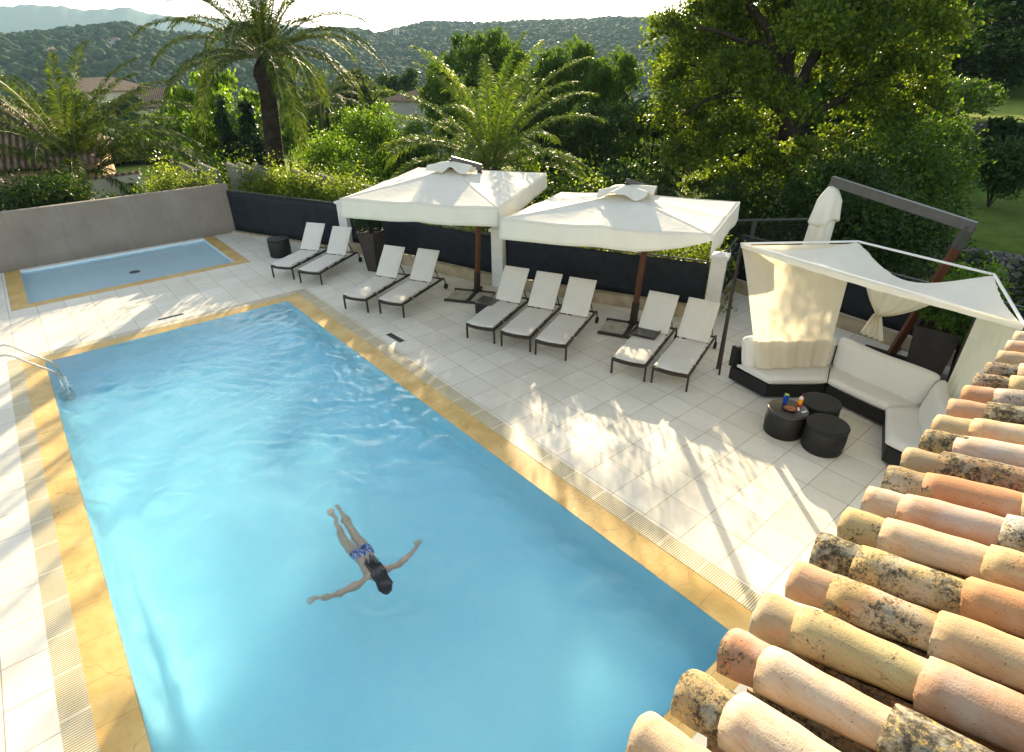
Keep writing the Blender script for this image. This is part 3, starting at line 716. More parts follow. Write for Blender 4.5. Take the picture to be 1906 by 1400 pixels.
# left curtain, falling onto the sofa seat
def cur1(u, v):
    tp = FLp*(1-u)+BLp*u; a_, c_ = SCc+hx(78, 1.36, (0, 0)), SCc+hx(24, 1.36, (0, 0))
    bt = a_*(1-u)+c_*u; k = v**.9
    wv = .022*math.sin(u*21+2*math.sin(v*2))*(.3+.7*v)+.010*math.sin(u*53+v*2)*v+.03*math.sin(u*6+v*3)*v
    d = BLp-FLp; d = d/np.linalg.norm(d); n = np.array([-d[1], d[0]])
    p = tp*(1-k)+bt*k+n*wv*.8; return V3(p, HZ-.04-(HZ-.04-.50)*v)
b = MB(); b.grid(cur1, 110, 30); b.build('curtain', M['sheer'], pv)
# tied curtain
def cur2(u, v):
    d = BRp-BLp; L = np.linalg.norm(d); d = d/L; n = np.array([-d[1], d[0]])
    kn = .36
    if v < .62:
        w = (1-(v/.62))**.8*.86+.05; c0 = .5*(1-v/.62)+kn*(v/.62); 
    else:
        w = .05+.15*((v-.62)/.38)**.8; c0 = kn-.02
    x = (c0+(u-.5)*w)*L; p = BLp+d*x+n*.05*math.sin(u*26)*(1.2-.5*v)
    be = back_edge(1/3+x/L/3); p = p*(v)+(be[:2]+n*.05*math.sin(u*26))*(1-v); z = (be[2]-.01)*(1-v)+(HZ-1.6)*v+(.12*math.sin(PI*u) if v < .62 else 0)*math.sin(PI*min(1, v/.62))*-1
    return V3(p, z)
b = MB(); b.grid(cur2, 60, 36); b.build('curtain', M['sheer'], pv)
def cur3(u, v):
    p = BRp*(1-u)+FRp*u; d = FRp-BRp; d = d/np.linalg.norm(d); n = np.array([-d[1], d[0]])
    p = p+n*(.05*math.sin(u*45)*(.3+.7*v)-.02); be = back_edge(2/3+u/3*.999); p = be[:2]*(1-v)+p*v+n*.03*math.sin(u*45)*(1-v); return V3(p, (be[2]-.02)*(1-v)+.11*v)
b = MB(); b.grid(cur3, 90, 16); b.build('curtain', M['sheer'], pv)

# ------------------------------------------------------------------ sofa
SC = np.array([8.93, 2.77])
sf = thing('corner_sofa', 'angular wicker sofa with ecru cushions under the pavilion', 'sofa', (SC[0], SC[1], 0))
oc2 = np.array([SC[0], SC[1]])
def hs(d, r): return np.array([r*math.cos(R(d)), r*math.sin(R(d))])
for k in range(3):
    a0, a1 = 80-60*k, 20-60*k
    i0, i1, o0, o1 = hs(a0, 1.08), hs(a1, 1.08), hs(a0, 1.90), hs(a1, 1.90)
    g = (i1-i0)/np.linalg.norm(i1-i0)*.006
    b = MB(); b.prism([i1-g, i0+g, o0+g, o1-g], .04, .30); b.build('wicker_base', M['wicker'], sf, bevel=.02)
    # seat cushion, puffy
    def seat(u, v, sg):
        j0 = i0*.965; j1 = i1*.965
        pi_ = j0*(1-u)+j1*u; po = (o0*(1-u)+o1*u)*.93; p = pi_*(1-v)+po*v
        m = (1-abs(2*u-1)**10)*(1-abs(2*v-1)**8)
        sx = (u-.5)*.985+.5
        pi_ = j0*(1-sx)+j1*sx; po = (o0*(1-sx)+o1*sx)*.93; p = pi_*(1-v)+po*v
        return (p[0], p[1], .375+sg*(.025+.055*max(0, m)**.5)+.006*math.sin(u*7+k)*math.sin(v*6))
    b = MB(); b.grid(lambda u, v: seat(u, v, 1), 28, 20); b.grid(lambda u, v: seat(u, v, -1), 28, 20)
    per = [(i/28, 0) for i in range(28)]+[(1, j/20) for j in range(20)]+[(1-i/28, 1) for i in range(28)]+[(0, 1-j/20) for j in range(20)]
    n = len(per); b.add([seat(u, v, 1) for u, v in per]+[seat(u, v, -1) for u, v in per], [(i, (i+1) % n, n+(i+1) % n, n+i) for i in range(n)], True)
    b.build('seat_cushion', M['cushion'], sf)
    # back cushion: rounded slab leaning outwards
    def back(u, a):
        sx = (u-.5)*.97+.5; th = a*2*PI; ends = (1-abs(2*u-1)**14)
        cw, ch = .13*(.35+.65*ends), .29*(.80+.20*ends**.5)
        c_, s_ = math.cos(th), math.sin(th)
        x = cw*math.copysign(abs(c_)**.6, c_); z = ch*math.copysign(abs(s_)**.55, s_)
        rad = 1.70+x+.20*z+.012*math.sin(u*9+k); p = (o0/1.9*(1-sx)+o1/1.9*sx)*rad
        return (p[0], p[1], .68+z+.01*math.sin(u*6+k*2))
    b = MB(); b.grid(back, 36, 28)
    for e in (0, 1): b.add([back(e, j/28) for j in range(28)], [tuple(range(28))], True)
    b.build('back_cushion', M['cushion'], sf)
    b = MB(); m0_, m1_ = hs(a0, 1.86)+g, hs(a1, 1.86)-g; p0, p1 = hs(a0, 1.95)+g, hs(a1, 1.95)-g
    b.prism([m1_, m0_, p0, p1], .3, .72); b.build('backrest', M['wicker'], sf, bevel=.01)

# ------------------------------------------------------------------ house with canal tile roof (foreground)
hs_ = thing('tiled_house', 'house whose old canal tile eave juts into the lower right corner', 'house', (0, 0, 0))
TD = .24; SL = R(18); EX0, EY0, EZ0 = 3.93*TD, 2.21*TD, CAMZ-7.52*TD
WV = np.array([0, -math.cos(SL), math.sin(SL)]); NV = np.array([0, math.sin(SL), math.cos(SL)])
KIND = {'c': ((.54, .40, .22), .3), 'w': ((.58, .48, .35), .2), 'y': ((.48, .39, .19), .4), 'p': ((.50, .30, .18), .25), 'o': ((.52, .24, .10), .2), 'r': ((.36, .16, .08), .6),
        'l': ((.42, .31, .12), .60), 'k': ((.24, .19, .12), .76), 'b': ((.34, .19, .11), .62), 'g': ((.44, .41, .33), .58), 's': ((.58, .42, .24), .15)}
rows = {0: 'wcs', 1: 'lwc', 2: 'rsk', 3: 'yyp', 4: 'plc', 5: 'klo', 6: 'lwy', 7: 'wpg', 8: 'loc', 9: 'cbp', 10: 'lwc', 11: 'cso', 12: 'pkl', 13: 'ogc', 14: 'bys', 15: 'bpk', 16: 'cpo', 17: 'pcl', 18: 'ylc'}
rg = np.random.default_rng(12); TV = []; TF = []; TC = []; nv = 0
def tile(A, r0, r1, L, th, tint, lich, flip=1, yaw=0., seed=0.):
    """half-pipe from lower end centre A along WV"""
    global nv
    na_, nl = 18, 8; ax = np.array([1, 0, 0]); w = WV+ax*yaw; V = []
    span = R(97)
    for surf in (0, 1):
        for j in range(nl+1):
            s = j/nl
            for i in range(na_+1):
                a = -span+2*span*i/na_
                r = (r0+(r1-r0)*s)-(th if surf else 0)
                r += .0022*math.sin(a*3+seed*7+s*4)+.0018*math.sin(s*17+seed*3+a)
                if surf == 0 and j == 0: r -= .004
                e = .003*math.sin(a*3+seed*5)+.0012*math.sin(a*11+seed) if j == 0 else 0
                V.append(A+w*(L*s+e+(.004 if surf else 0)*(j == 0))+ax*(math.sin(a)*r)+NV*(flip*math.cos(a)*r))
    F = []; k = na_+1; o2 = (nl+1)*k
    for j in range(nl):
        for i in range(na_):
            F.append((j*k+i, j*k+i+1, (j+1)*k+i+1, (j+1)*k+i)); F.append((o2+j*k+i+1, o2+j*k+i, o2+(j+1)*k+i, o2+(j+1)*k+i+1))
        F.append((j*k, (j+1)*k, o2+(j+1)*k, o2+j*k)); F.append((j*k+na_, o2+j*k+na_, o2+(j+1)*k+na_, (j+1)*k+na_))
    for i in range(na_): F.append((i, o2+i, o2+i+1, i+1)); F.append((nl*k+i, nl*k+i+1, o2+nl*k+i+1, o2+nl*k+i))
    TV.append(np.array(V)); TF.append(np.array(F)+nv); TC.append(np.tile(np.array([*tint, lich]), (len(V), 1))); nv += len(V)
pool_k = 'cwypsocyslbkgw'
for i in range(-6, 30):
    for j in range(9):
        kd = rows.get(i, '')[j:j+1] or pool_k[rg.integers(len(pool_k))]
        tint, lich = KIND[kd]; lich = min(1, lich+.08+.14*rg.random()); tint = tuple(np.clip(np.array(tint)*(1+.10*rg.normal())*(1+.04*rg.normal(size=3)), 0, .8))
        s0 = 0 if j == 0 else .67*TD+(j-1)*1.47*TD
        L = .30 if j == 0 else .45
        r0 = (.100 if j else .094)+.004*rg.normal(); A = np.array([EX0+i*TD, EY0, EZ0])-NV*(r0-.004)+WV*(s0+.008*rg.normal())+np.array([.004*rg.normal(), 0, 0])+NV*(.002*rg.normal())
        tile(A, r0, r0-.027 if j else r0-.026, L, .015, tint, lich, 1, .012*rg.normal(), rg.random()*6)
    for j in range(9):
        s0 = .10+j*1.47*TD; kd = 'oprsosp'[rg.integers(7)]; tint, lich = KIND[kd]; tint = tuple(np.array(tint)*(.75+.1*rg.normal()))
        A = np.array([EX0+(i+.5)*TD, EY0, EZ0])-NV*.150+WV*s0
        tile(A, .070, .088, .45, .012, tint, .25 if j else .8, -1, .01*rg.normal(), rg.random()*6)
q = NM('weathered_terracotta'); p_ = q.obj()
at_ = q.n('Attribute', {'attribute_name': 'tint'})
stre = q.noise(q.mapping(p_, (9, 1.2, 9)), 5, 6, .6, .5); big = q.noise(p_, 3.2, 4)
c = q.mix(q.ramp(stre, [(.35, 0.), (.68, .55)]), at_.outputs['Color'], q.mix(1., at_.outputs['Color'], (.78, .60, .50), 'MULTIPLY'))
c = q.mix(.36, c, (.36, .28, .18))
c = q.mix(q.ramp(q.noise(p_, 1.9, 5, .6), [(.45, 0.), (.7, .5)]), c, q.mix(1., c, (.62, .56, .50), 'MULTIPLY'))
c = q.mix(q.ramp(q.noise(q.mapping(p_, (26, 1.5, 26)), 4, 4, .6), [(.5, 0.), (.75, .4)]), c, (.22, .14, .08))
c = q.mix(q.ramp(big, [(.52, 0.), (.66, .45)]), c, (.48, .45, .41))
c = q.mix(q.ramp(q.noise(p_, 5.1, 5, .6), [(.56, 0.), (.68, .45)]), c, (.50, .20, .08))
l1 = q.noise(p_, 75, 6, .78); l2 = q.noise(p_, 9, 4, .6)
lam = at_.outputs['Alpha']
th = q.math('ADD', q.math('MULTIPLY', l1, .62), q.math('MULTIPLY', l2, .48))
msk = q.ramp(q.math('ADD', q.math('SUBTRACT', th, .925), q.math('MULTIPLY', lam, .52)), [(.0, 0.), (.055, 1.)])
lc = q.ramp(q.noise(p_, 48, 6, .8), [(.36, (.014, .012, .010)), (.48, (.045, .038, .028)), (.56, (.20, .16, .09)), (.64, (.50, .33, .05))])
lc = q.mix(q.ramp(q.noise(p_, 21, 3), [(.5, 0.), (.64, .6)]), lc, (.33, .33, .25))
c = q.mix(q.math('MULTIPLY', msk, .93), c, lc)
spk = q.ramp(q.noise(p_, 110, 2), [(.66, 0.), (.74, .8)]); c = q.mix(spk, c, (.07, .05, .035))
bh = q.math('ADD', q.math('MULTIPLY', msk, .8), q.math('ADD', q.noise(p_, 150, 3), q.math('MULTIPLY', stre, 1.2)))
tm = q.fin(q.pbr(c, .88, .15, 0., q.bump(bh, .5, .003)))
npmesh('roof_tiles', np.concatenate(TV), np.concatenate(TF), tm, hs_, smooth=True, col=np.concatenate(TC))
E0 = np.array([EX0, EY0, EZ0])
b = MB(); q0 = E0-NV*.20+WV*.14; q1 = E0-NV*.20+WV*3.4
xa, xb = EX0-6*TD, EX0+30*TD
b.hexa([(xa, q0[1], q0[2]-.05), (xa, q1[1], q1[2]-.05), (xb, q1[1], q1[2]-.05), (xb, q0[1], q0[2]-.05)][::-1], [(xa, q0[1], q0[2]), (xa, q1[1], q1[2]), (xb, q1[1], q1[2]), (xb, q0[1], q0[2])][::-1])
b.build('roof_deck', M['bark'], hs_)
b = MB(); b.box(xa+.1, xb-.1, -2.9, .05, -2., 3.35); b.build('wall', M['white_paint'], hs_)

# ------------------------------------------------------------------ swimmer
def skin(name, verts, edges, radii, mat, parent, sub=2):
    me = bpy.data.meshes.new(name); me.from_pydata([tuple(v) for v in verts], edges, []); me.materials.append(mat)
    o = bpy.data.objects.new(name, me); COL.objects.link(o); o.parent = parent
    md = o.modifiers.new('skin', 'SKIN'); md.use_smooth_shade = True; md.branch_smoothing = .6
    sv = me.skin_vertices[0].data if me.skin_vertices else None
    if sv is None:
        bpy.context.view_layer.objects.active = o; me.attributes; 
    for i, r_ in enumerate(radii): sv[i].radius = r_ if hasattr(r_, '__len__') else (r_, r_)
    sv[0].use_root = True
    md = o.modifiers.new('sub', 'SUBSURF'); md.levels = md.render_levels = sub
    return o
SWD = -.15
sw = thing('person', 'woman swimming under water, blue patterned bikini bottom, long dark hair, arms spread', 'person', (1.95, 5.43, -.25+SWD))
so = np.array([1.95, 5.40, -.25])
vs = []; es = []; rs = []
def add_chain(start, pts):
    prev = start
    for p, r_ in pts:
        vs.append(np.array(p)-so); rs.append(r_)
        if prev is not None: es.append((prev, len(vs)-1))
        prev = len(vs)-1
    return prev
add_chain(None, [((1.95, 5.43, -.25), (.135, .10))])                 # 0 pelvis
add_chain(0, [((1.925, 5.22, -.21), (.125, .08)), ((1.90, 5.03, -.17), (.155, .09)), ((1.885, 4.91, -.15), (.125, .075)), ((1.88, 4.84, -.13), .055), ((1.875, 4.72, -.115), (.085, .10)), ((1.87, 4.66, -.15), (.075, .085))])
chest = 2
def hand(wrist_i, w, d, side):
    d = np.array(d)/np.linalg.norm(d); s_ = np.array([-d[1], d[0], 0]); 
    palm = add_chain(wrist_i, [(w+d*.05, (.032, .016))])
    base = w+d*.085
    for k, (o_f, ln) in enumerate(((-.030, .062), (-.010, .075), (.010, .070), (.029, .055))):
        p1 = base+s_*o_f*side; p2 = p1+d*ln*.55+s_*o_f*.18*side; p3 = p1+d*ln+s_*o_f*.3*side+np.array([0, 0, -.012])
        add_chain(palm, [(p1, .010), (p2, .0085), (p3, .007)])
    add_chain(palm, [(w+d*.045-s_*.036*side, .011), (w+d*.085-s_*.062*side, .009), (w+d*.108-s_*.068*side, .0075)])
w = add_chain(chest, [((1.76, 4.96, -.15), (.066, .06)), ((1.66, 4.955, -.16), .054), ((1.47, 4.99, -.18), .045), ((1.45, 4.995, -.182), .044), ((1.34, 5.04, -.20), .040), ((1.22, 5.10, -.21), .024)])
hand(w, np.array([1.22, 5.10, -.21]), (-.85, .45, -.05), 1)
w = add_chain(chest, [((2.03, 4.94, -.15), (.066, .06)), ((2.13, 4.91, -.16), .054), ((2.30, 4.93, -.16), .045), ((2.40, 4.96, -.17), .040), ((2.52, 5.02, -.17), .024)])
hand(w, np.array([2.52, 5.02, -.17]), (.8, .55, .02), -1)
for sx, kn, an_, toe in ((-1, (1.895, 5.96, -.34), (1.985, 6.40, -.38), (1.985, 6.60, -.40)), (1, (2.045, 5.95, -.33), (2.10, 6.42, -.37), (2.12, 6.63, -.38))):
    add_chain(0, [((1.95+sx*.085, 5.50, -.27), (.088, .085)), ((1.95+sx*.078, 5.64, -.295), (.080, .077)), ((1.95+sx*.074, 5.80, -.32), (.068, .066)), (kn, .056), (tuple(np.array(kn)*.65+np.array(an_)*.35), (.055, .052)), (tuple(np.array(kn)*.3+np.array(an_)*.7), (.044, .042)), (an_, .032), (tuple(np.array(an_)*.5+np.array(toe)*.5), (.040, .026)), (toe, (.036, .014))])
q = NM('wet_skin'); p_ = q.obj()
M['skin'] = q.fin(q.pbr(q.ramp(q.noise(p_, 9, 3), [(.3, (.56, .33, .21)), (.7, (.68, .44, .31))]), .4, .4, Subsurface_Weight=.0))
skin('body', vs, es, rs, M['skin'], sw)
vs = []; es = []; rs = []
add_chain(None, [((1.95, 5.43, -.248), (.165, .13))]); add_chain(0, [((1.935, 5.25, -.218), (.150, .112))])
for sx in (-1, 1): add_chain(0, [((1.95+sx*.082, 5.50, -.268), (.104, .100)), ((1.95+sx*.081, 5.58, -.284), (.097, .094))])
q = NM('blue_floral_print'); vo = q.n('TexVoronoi', Vector=q.obj(), Scale=44.)
M['print'] = q.fin(q.pbr(q.ramp(q.n('SeparateXYZ', Vector=vo.outputs['Color']).outputs[0], [(.0, (.01, .018, .11)), (.5, (.02, .045, .26)), (.68, (.22, .30, .58)), (.95, (.6, .66, .8))]), .6, .3))
skin('bikini_bottom', vs, es, rs, M['print'], sw)
q = NM('dark_wet_hair'); M['hair'] = q.fin(q.pbr(q.ramp(q.noise(q.mapping(q.obj(), (30, 3, 30)), 3, 4), [(.3, (.005, .004, .004)), (.7, (.018, .011, .008))]), .6, .2))
b = MB(); hp = lambda x, y, z: np.array([x, y, z])-so
b.tube([hp(1.868, 4.585, -.16), hp(1.87, 4.60, -.13), hp(1.872, 4.645, -.085), hp(1.877, 4.72, -.062), hp(1.885, 4.80, -.075), hp(1.895, 4.90, -.078), hp(1.91, 5.02, -.09), hp(1.93, 5.13, -.12), hp(1.935, 5.2, -.135)], [.02, .055, .078, .086, .074, .052, .034, .02, .005], 16)
rgp = random.Random(3)
for k in range(46):
    a = (k/45-.5)*2; l_ = .3+.35*rgp.random(); y0 = 4.66; pts = []
    for i in range(6):
        s_ = i/5; pts.append(hp(1.872+a*.078*(1-.1*s_)+.09*s_+.02*math.sin(s_*5+k), y0+l_*s_, -.045-.05*abs(a)-.05*s_*s_+.012*rgp.random()))
    b.tube(pts, [.012, .013, .012, .01, .007, .003], 5)
b.build('hair', M['hair'], sw)

# ------------------------------------------------------------------ pool ladder
ld = thing('pool_ladder', 'stainless steel pool ladder with two curved handrails at the far left corner', 'ladder', (-1.2, 13.27, 0))
for y in (-.27, .27):
    pr_ = [(-.60, 0), (-.60, .30), (-.57, .52), (-.48, .68), (-.33, .78), (-.12, .82), (.06, .80), (.16, .74), (.30, .58), (.60, .26), (.67, .12), (.68, -.05), (.68, -1.05)]
    b = MB(); b.tube([(x, y, z) for x, z in pr_], .021, 12); b.build('handrail', M['steel'], ld)
    b = MB(); b.lathe([(.045, 0), (.045, .012), (.025, .02)], (-.60, y, 0), 20); b.build('foot_plate', M['steel'], ld)
for z in (-.25, -.55, -.85):
    b = MB(); b.box(.62, .73, -.27, .27, z-.015, z+.015); b.build('tread', M['steel'], ld)

# ------------------------------------------------------------------ foliage helpers
def leaf_cloud(rg, cen, rad, n, size, shell=.45, clump=14, spread=.16, asp=.5, up=.25):
    """leaf quads in clumps through a set of ellipsoid lobes"""
    cen = np.asarray(cen, float); rad = np.asarray(rad, float)
    if rad.ndim == 1: rad = np.repeat(rad[:, None], 3, 1)
    wgt = (rad.prod(1))**(2/3); wgt /= wgt.sum()
    nc = max(1, n//clump); li = rg.choice(len(cen), nc, p=wgt)
    d = rg.normal(size=(nc, 3)); d /= np.linalg.norm(d, axis=1)[:, None]; d[:, 2] = np.where(d[:, 2] < -.5, -d[:, 2], d[:, 2])
    rho = shell+(1-shell)*rg.random(nc)**.6; rho *= 1+.13*rg.normal(size=nc)
    cc = cen[li]+d*rad[li]*rho[:, None]
    k = rg.integers(0, nc, n); sg = rad[li][k].mean(1)*spread
    P = cc[k]+rg.normal(size=(n, 3))*sg[:, None]*np.array([1, 1, .75])
    return leaf_quads(rg, P, size, asp, up)
def leaf_quads(rg, P, size, asp=.5, up=.25):
    n = len(P); a = rg.normal(size=(n, 3)); a[:, 2] -= up; a /= np.linalg.norm(a, axis=1)[:, None]
    b_ = rg.normal(size=(n, 3)); b_ -= a*(a*b_).sum(1)[:, None]; b_ /= np.linalg.norm(b_, axis=1)[:, None]
    s = size*(.6+.8*rg.random(n))[:, None]; w_ = s*asp*.5
    V = np.stack([P, P+a*s*.45+b_*w_, P+a*s, P+a*s*.45-b_*w_], 1).reshape(-1, 3)
    return V, np.arange(4*n).reshape(n, 4)
def limb_tubes(mb, rg, base, top, r0, cen, rad, n=10, bend=.15):
    base = np.array(base, float); top = np.array(top, float)
    pts = []; N = 7; off = rg.normal(size=3)*bend; off[2] = 0
    for i in range(N): s = i/(N-1); pts.append(base*(1-s)+top*s+off*math.sin(PI*s)*np.linalg.norm(top-base)*.25)
    mb.tube(pts, [r0*(1.25-.15*min(1, i*2) - .75*i/(N-1)) for i in range(N)], 9)
    for k in range(n):
        j = rg.integers(len(cen)); s = .35+.6*rg.random(); p0 = base*(1-s)+top*s+off*math.sin(PI*s)*np.linalg.norm(top-base)*.25
        d = rg.normal(size=3); d /= np.linalg.norm(d); p3 = np.array(cen[j])+d*np.array(rad[j])*.6
        mid = (p0+p3)/2+rg.normal(size=3)*np.linalg.norm(p3-p0)*.10; mid[2] -= .05*np.linalg.norm(p3-p0)
        m2 = p0*.75+p3*.25+rg.normal(size=3)*.05; r_ = r0*(.42-.2*s)
        mb.tube([p0, m2, mid, p3*.7+mid*.3+rg.normal(size=3)*.06, p3], [r_, r_*.85, r_*.6, r_*.4, r_*.12], 6)
LM = {}
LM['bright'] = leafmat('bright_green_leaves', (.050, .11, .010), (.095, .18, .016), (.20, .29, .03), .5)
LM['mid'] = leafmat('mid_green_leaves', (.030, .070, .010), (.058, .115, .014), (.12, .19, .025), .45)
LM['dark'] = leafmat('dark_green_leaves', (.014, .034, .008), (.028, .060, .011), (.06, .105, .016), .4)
LM['olive'] = leafmat('oak_leaves', (.034, .064, .008), (.085, .135, .013), (.22, .28, .03), .56, .4)
LM['conifer'] = leafmat('cypress_foliage', (.010, .026, .012), (.02, .045, .016), (.035, .07, .02), .2)
LM['grey'] = leafmat('grey_green_foliage', (.03, .048, .022), (.052, .076, .032), (.10, .12, .05), .4)
LM['hedge'] = leafmat('hedge_leaves', (.04, .08, .010), (.13, .19, .02), (.30, .35, .05), .5, .35)
LM['palm'] = leafmat('palm_leaflets', (.03, .055, .012), (.055, .09, .018), (.12, .15, .03), .4, .5)
LM['palm2'] = leafmat('golden_palm_leaflets', (.05, .095, .018), (.09, .15, .024), (.18, .23, .045), .5, .5)

# ------------------------------------------------------------------ palms
def palm(name, lab, base, crown, L, n, seed, tr0, tr1, mat, e_hi=85, e_lo=-25, droop=1.5, leaf=.42, lean=(0, 0), dead=0):
    rg = np.random.default_rng(seed); o = np.array(base, float); c = np.array(crown, float)-o
    t = thing(name, lab, 'palm tree', tuple(o), 0, 'palms beyond the pool fence')
    b = MB(); N = 26; pts = []; rad = []
    for i in range(N):
        s = i/(N-1); pts.append(c*s+np.array([lean[0]*math.sin(PI*s), lean[1]*math.sin(PI*s), 0])); r_ = tr0+(tr1-tr0)*min(1, s*1.3)
        if s > .86: r_ *= 1+.55*math.sin((s-.86)/.14*PI*.75)
        rad.append(r_*(1+.05*(i % 2))*(.45 if i == N-1 else .8 if i == N-2 else 1))
    b.tube(pts, rad, 14)
    q_ = 0; Hh = np.linalg.norm(c)
    for z in np.arange(.1, Hh, .13):        # leaf scars
        s = z/Hh; p = c*s+np.array([lean[0]*math.sin(PI*s), lean[1]*math.sin(PI*s), 0]); r_ = np.interp(s, np.linspace(0, 1, N), rad)
        for k in range(9):
            a = k*2*PI/9+q_*.38; d = np.array([math.cos(a), math.sin(a), 0]); e = np.array([-math.sin(a), math.cos(a), 0])
            p0 = p+d*r_*.93; b.add([p0-e*.055, p0+e*.055, p0+d*.05+e*.03+np.array([0, 0, .09]), p0+d*.05-e*.03+np.array([0, 0, .09])], [(0, 1, 2, 3)], False)
        q_ += 1
    b.build('trunk', M['bark'], t)
    rb = MB(); V = []; nvv = 0; F = []; VD = []; FD = []
    for k in range(n+dead):
        isd = k >= n
        az = k*2.39996+rg.normal()*.12; f = (k+.5)/n if not isd else 1.05
        e0 = R(e_hi+(e_lo-e_hi)*f**.9+rg.normal()*4) if not isd else R(-38-12*rg.random()); Lk = L*(.85+.25*rg.random())*(1 if not isd else .5)
        M_ = 30; p = c+np.array([math.cos(az), math.sin(az), 0])*tr1*.6+np.array([0, 0, .12*math.sin(e0)]); pts = [p.copy()]; T = []
        for i in range(M_):
            s = i/M_; e = e0-droop*(s**1.5)*(.65+.5*f); d = np.array([math.cos(az)*math.cos(e), math.sin(az)*math.cos(e), math.sin(e)])
            T.append(d); p = p+d*Lk/M_; pts.append(p.copy())
        T.append(T[-1]); side0 = np.array([-math.sin(az), math.cos(az), 0])
        rb.tube(pts[::3], list(np.linspace(.03, .006, len(pts[::3]))), 5, False)
        m = 105 if L > 3 else 70
        for sd_ in (-1, 1):
            ii = np.linspace(.10, .995, m)*M_; i0 = np.minimum(ii.astype(int), M_-1); fr = ii-i0; PT = np.array(pts); TT = np.array(T)
            P = PT[i0]*(1-fr)[:, None]+PT[i0+1]*fr[:, None]; D = TT[i0]
            upv = np.cross(D, side0); upv *= np.sign(upv[:, 2]+1e-6)[:, None]
            s = ii/M_; ll = leaf*(np.sin(PI*(.12+.80*s))**.7)*(.85+.3*rg.random(m))
            dr = D*(.55+.35*s)[:, None]+side0*sd_*(.85+.15*rg.normal(size=m))[:, None]+upv*(.45-.15*s+.2*rg.normal(size=m))[:, None]
            dr /= np.linalg.norm(dr, axis=1)[:, None]
            wv_ = np.cross(dr, upv+.3*rg.normal(size=(m, 3))); wv_ /= np.linalg.norm(wv_, axis=1)[:, None]; wv_ *= .017*(L/4.5+.35)
            mid = P+dr*ll[:, None]*.5; tip = P+dr*ll[:, None]; tip[:, 2] -= ll*.42; 
            Q = np.stack([P, mid+wv_, tip, mid-wv_], 1).reshape(-1, 3)
            if isd: VD.append(Q)
            else: V.append(Q)
    V = np.concatenate(V); cr = npmesh('fronds', V, np.arange(len(V)).reshape(-1, 4), mat, t)
    if VD:
        VD = np.concatenate(VD); npmesh('dry_fronds', VD, np.arange(len(VD)).reshape(-1, 4), LM['dry'], t)
    rb.build('frond_stems', M['frond'], t)
    return t
LM['dry'] = leafmat('dry_fronds', (.12, .075, .03), (.20, .13, .05), (.30, .20, .09), .4)
M['frond'] = vary('frond_stem', (.20, .19, .06), .5, .4)
palm('palm_tree', 'tall palm with a thick dark trunk rising into the sky', (7.32, 22.85, -1.7), (7.95, 22.66, 5.45), 4.2, 38, 5, .37, .28, LM['palm'], 84, -8, 1.55, .46, (0, 0), 0)
palm('palm_tree', 'low spreading palm on the left behind the grey wall', (2.2, 30.0, -1.7), (2.15, 29.7, 1.35), 5.5, 50, 8, .45, .40, LM['palm'], 82, 14, 1.5, .62, (0, 0), 3)
palm('palm_tree', 'golden green palm without visible trunk behind the left open parasol', (12.4, 15.9, -1.8), (12.3, 15.75, 2.2), 4.1, 34, 11, .36, .34, LM['palm2'], 86, 8, 1.35, .50)
pc = at(598, 195, 40)
palm('palm_tree', 'small far palm right of the tall palm trunk', (pc[0], pc[1], float(terrain(pc[0], pc[1]))), tuple(pc), 3.0, 34, 14, .3, .3, LM['palm'], 80, -30, 1.6, .4)

# ------------------------------------------------------------------ hedges and shrubs
def hedge(name, lab, a, c, z0, z1, wd, n, seed, mat='hedge', size=.085, jag=.18, cat='hedge', group=None):
    rg = np.random.default_rng(seed); a = np.array(a, float); c = np.array(c, float); L = np.linalg.norm(c-a); k = max(3, int(L/.38))
    t = thing(name, lab, cat, (*((a+c)/2), z0), 0, group); o = np.array([*((a+c)/2), z0]); cen = []; rad = []
    for i in range(k):
        p = a+(c-a)*(i+.5)/k; h = (z1-z0)*(1+jag*rg.normal()*.5)
        cen.append((p[0]-o[0], p[1]-o[1], h*.45)); rad.append((wd*(.9+.2*rg.random()), wd*(.9+.2*rg.random()), h*.58))
    V, F = leaf_cloud(rg, cen, rad, n, size, .5, 9, .13); npmesh('foliage', V, F, LM[mat], t)
    b = MB()
    for i in range(k):
        x, y, z = cen[i]
        for j in range(3): b.tube([(x+.05*rg.normal(), y+.05*rg.normal(), 0), (x+.12*rg.normal(), y+.12*rg.normal(), z*1.7)], [.02, .006], 5, False)
    b.build('stems', M['bark'], t); return t
def offs(a, c, d):
    a = np.array(a); c = np.array(c); u = (c-a)/np.linalg.norm(c-a); n = np.array([-u[1], u[0]]); return a+n*d, c+n*d
h_ = offs(WC, P1, .98); hedge('hedge', 'leafy yellow green hedge above the black fence next to the grey wall', h_[0], h_[1], -1.7, 2.05, .55, 48000, 1)
h_ = offs(P1, P2, .9); hedge('hedge', 'hedge behind the fence under the left open parasol', h_[0], h_[1], -1.7, 1.55, .45, 14000, 2)
h_ = offs(P2, P3, .92); hedge('hedge', 'sunlit leafy hedge behind the fence under the right open parasol', h_[0]+(.3, -.7), h_[1], -1.7, 1.62, .5, 24000, 3)
hedge('hedge', 'leafy shrubs over the right end of the grey wall, in front of the first slabs', (3.2, 23.2), (5.4, 23.0), -1.7, 2.05, .5, 16000, 9)
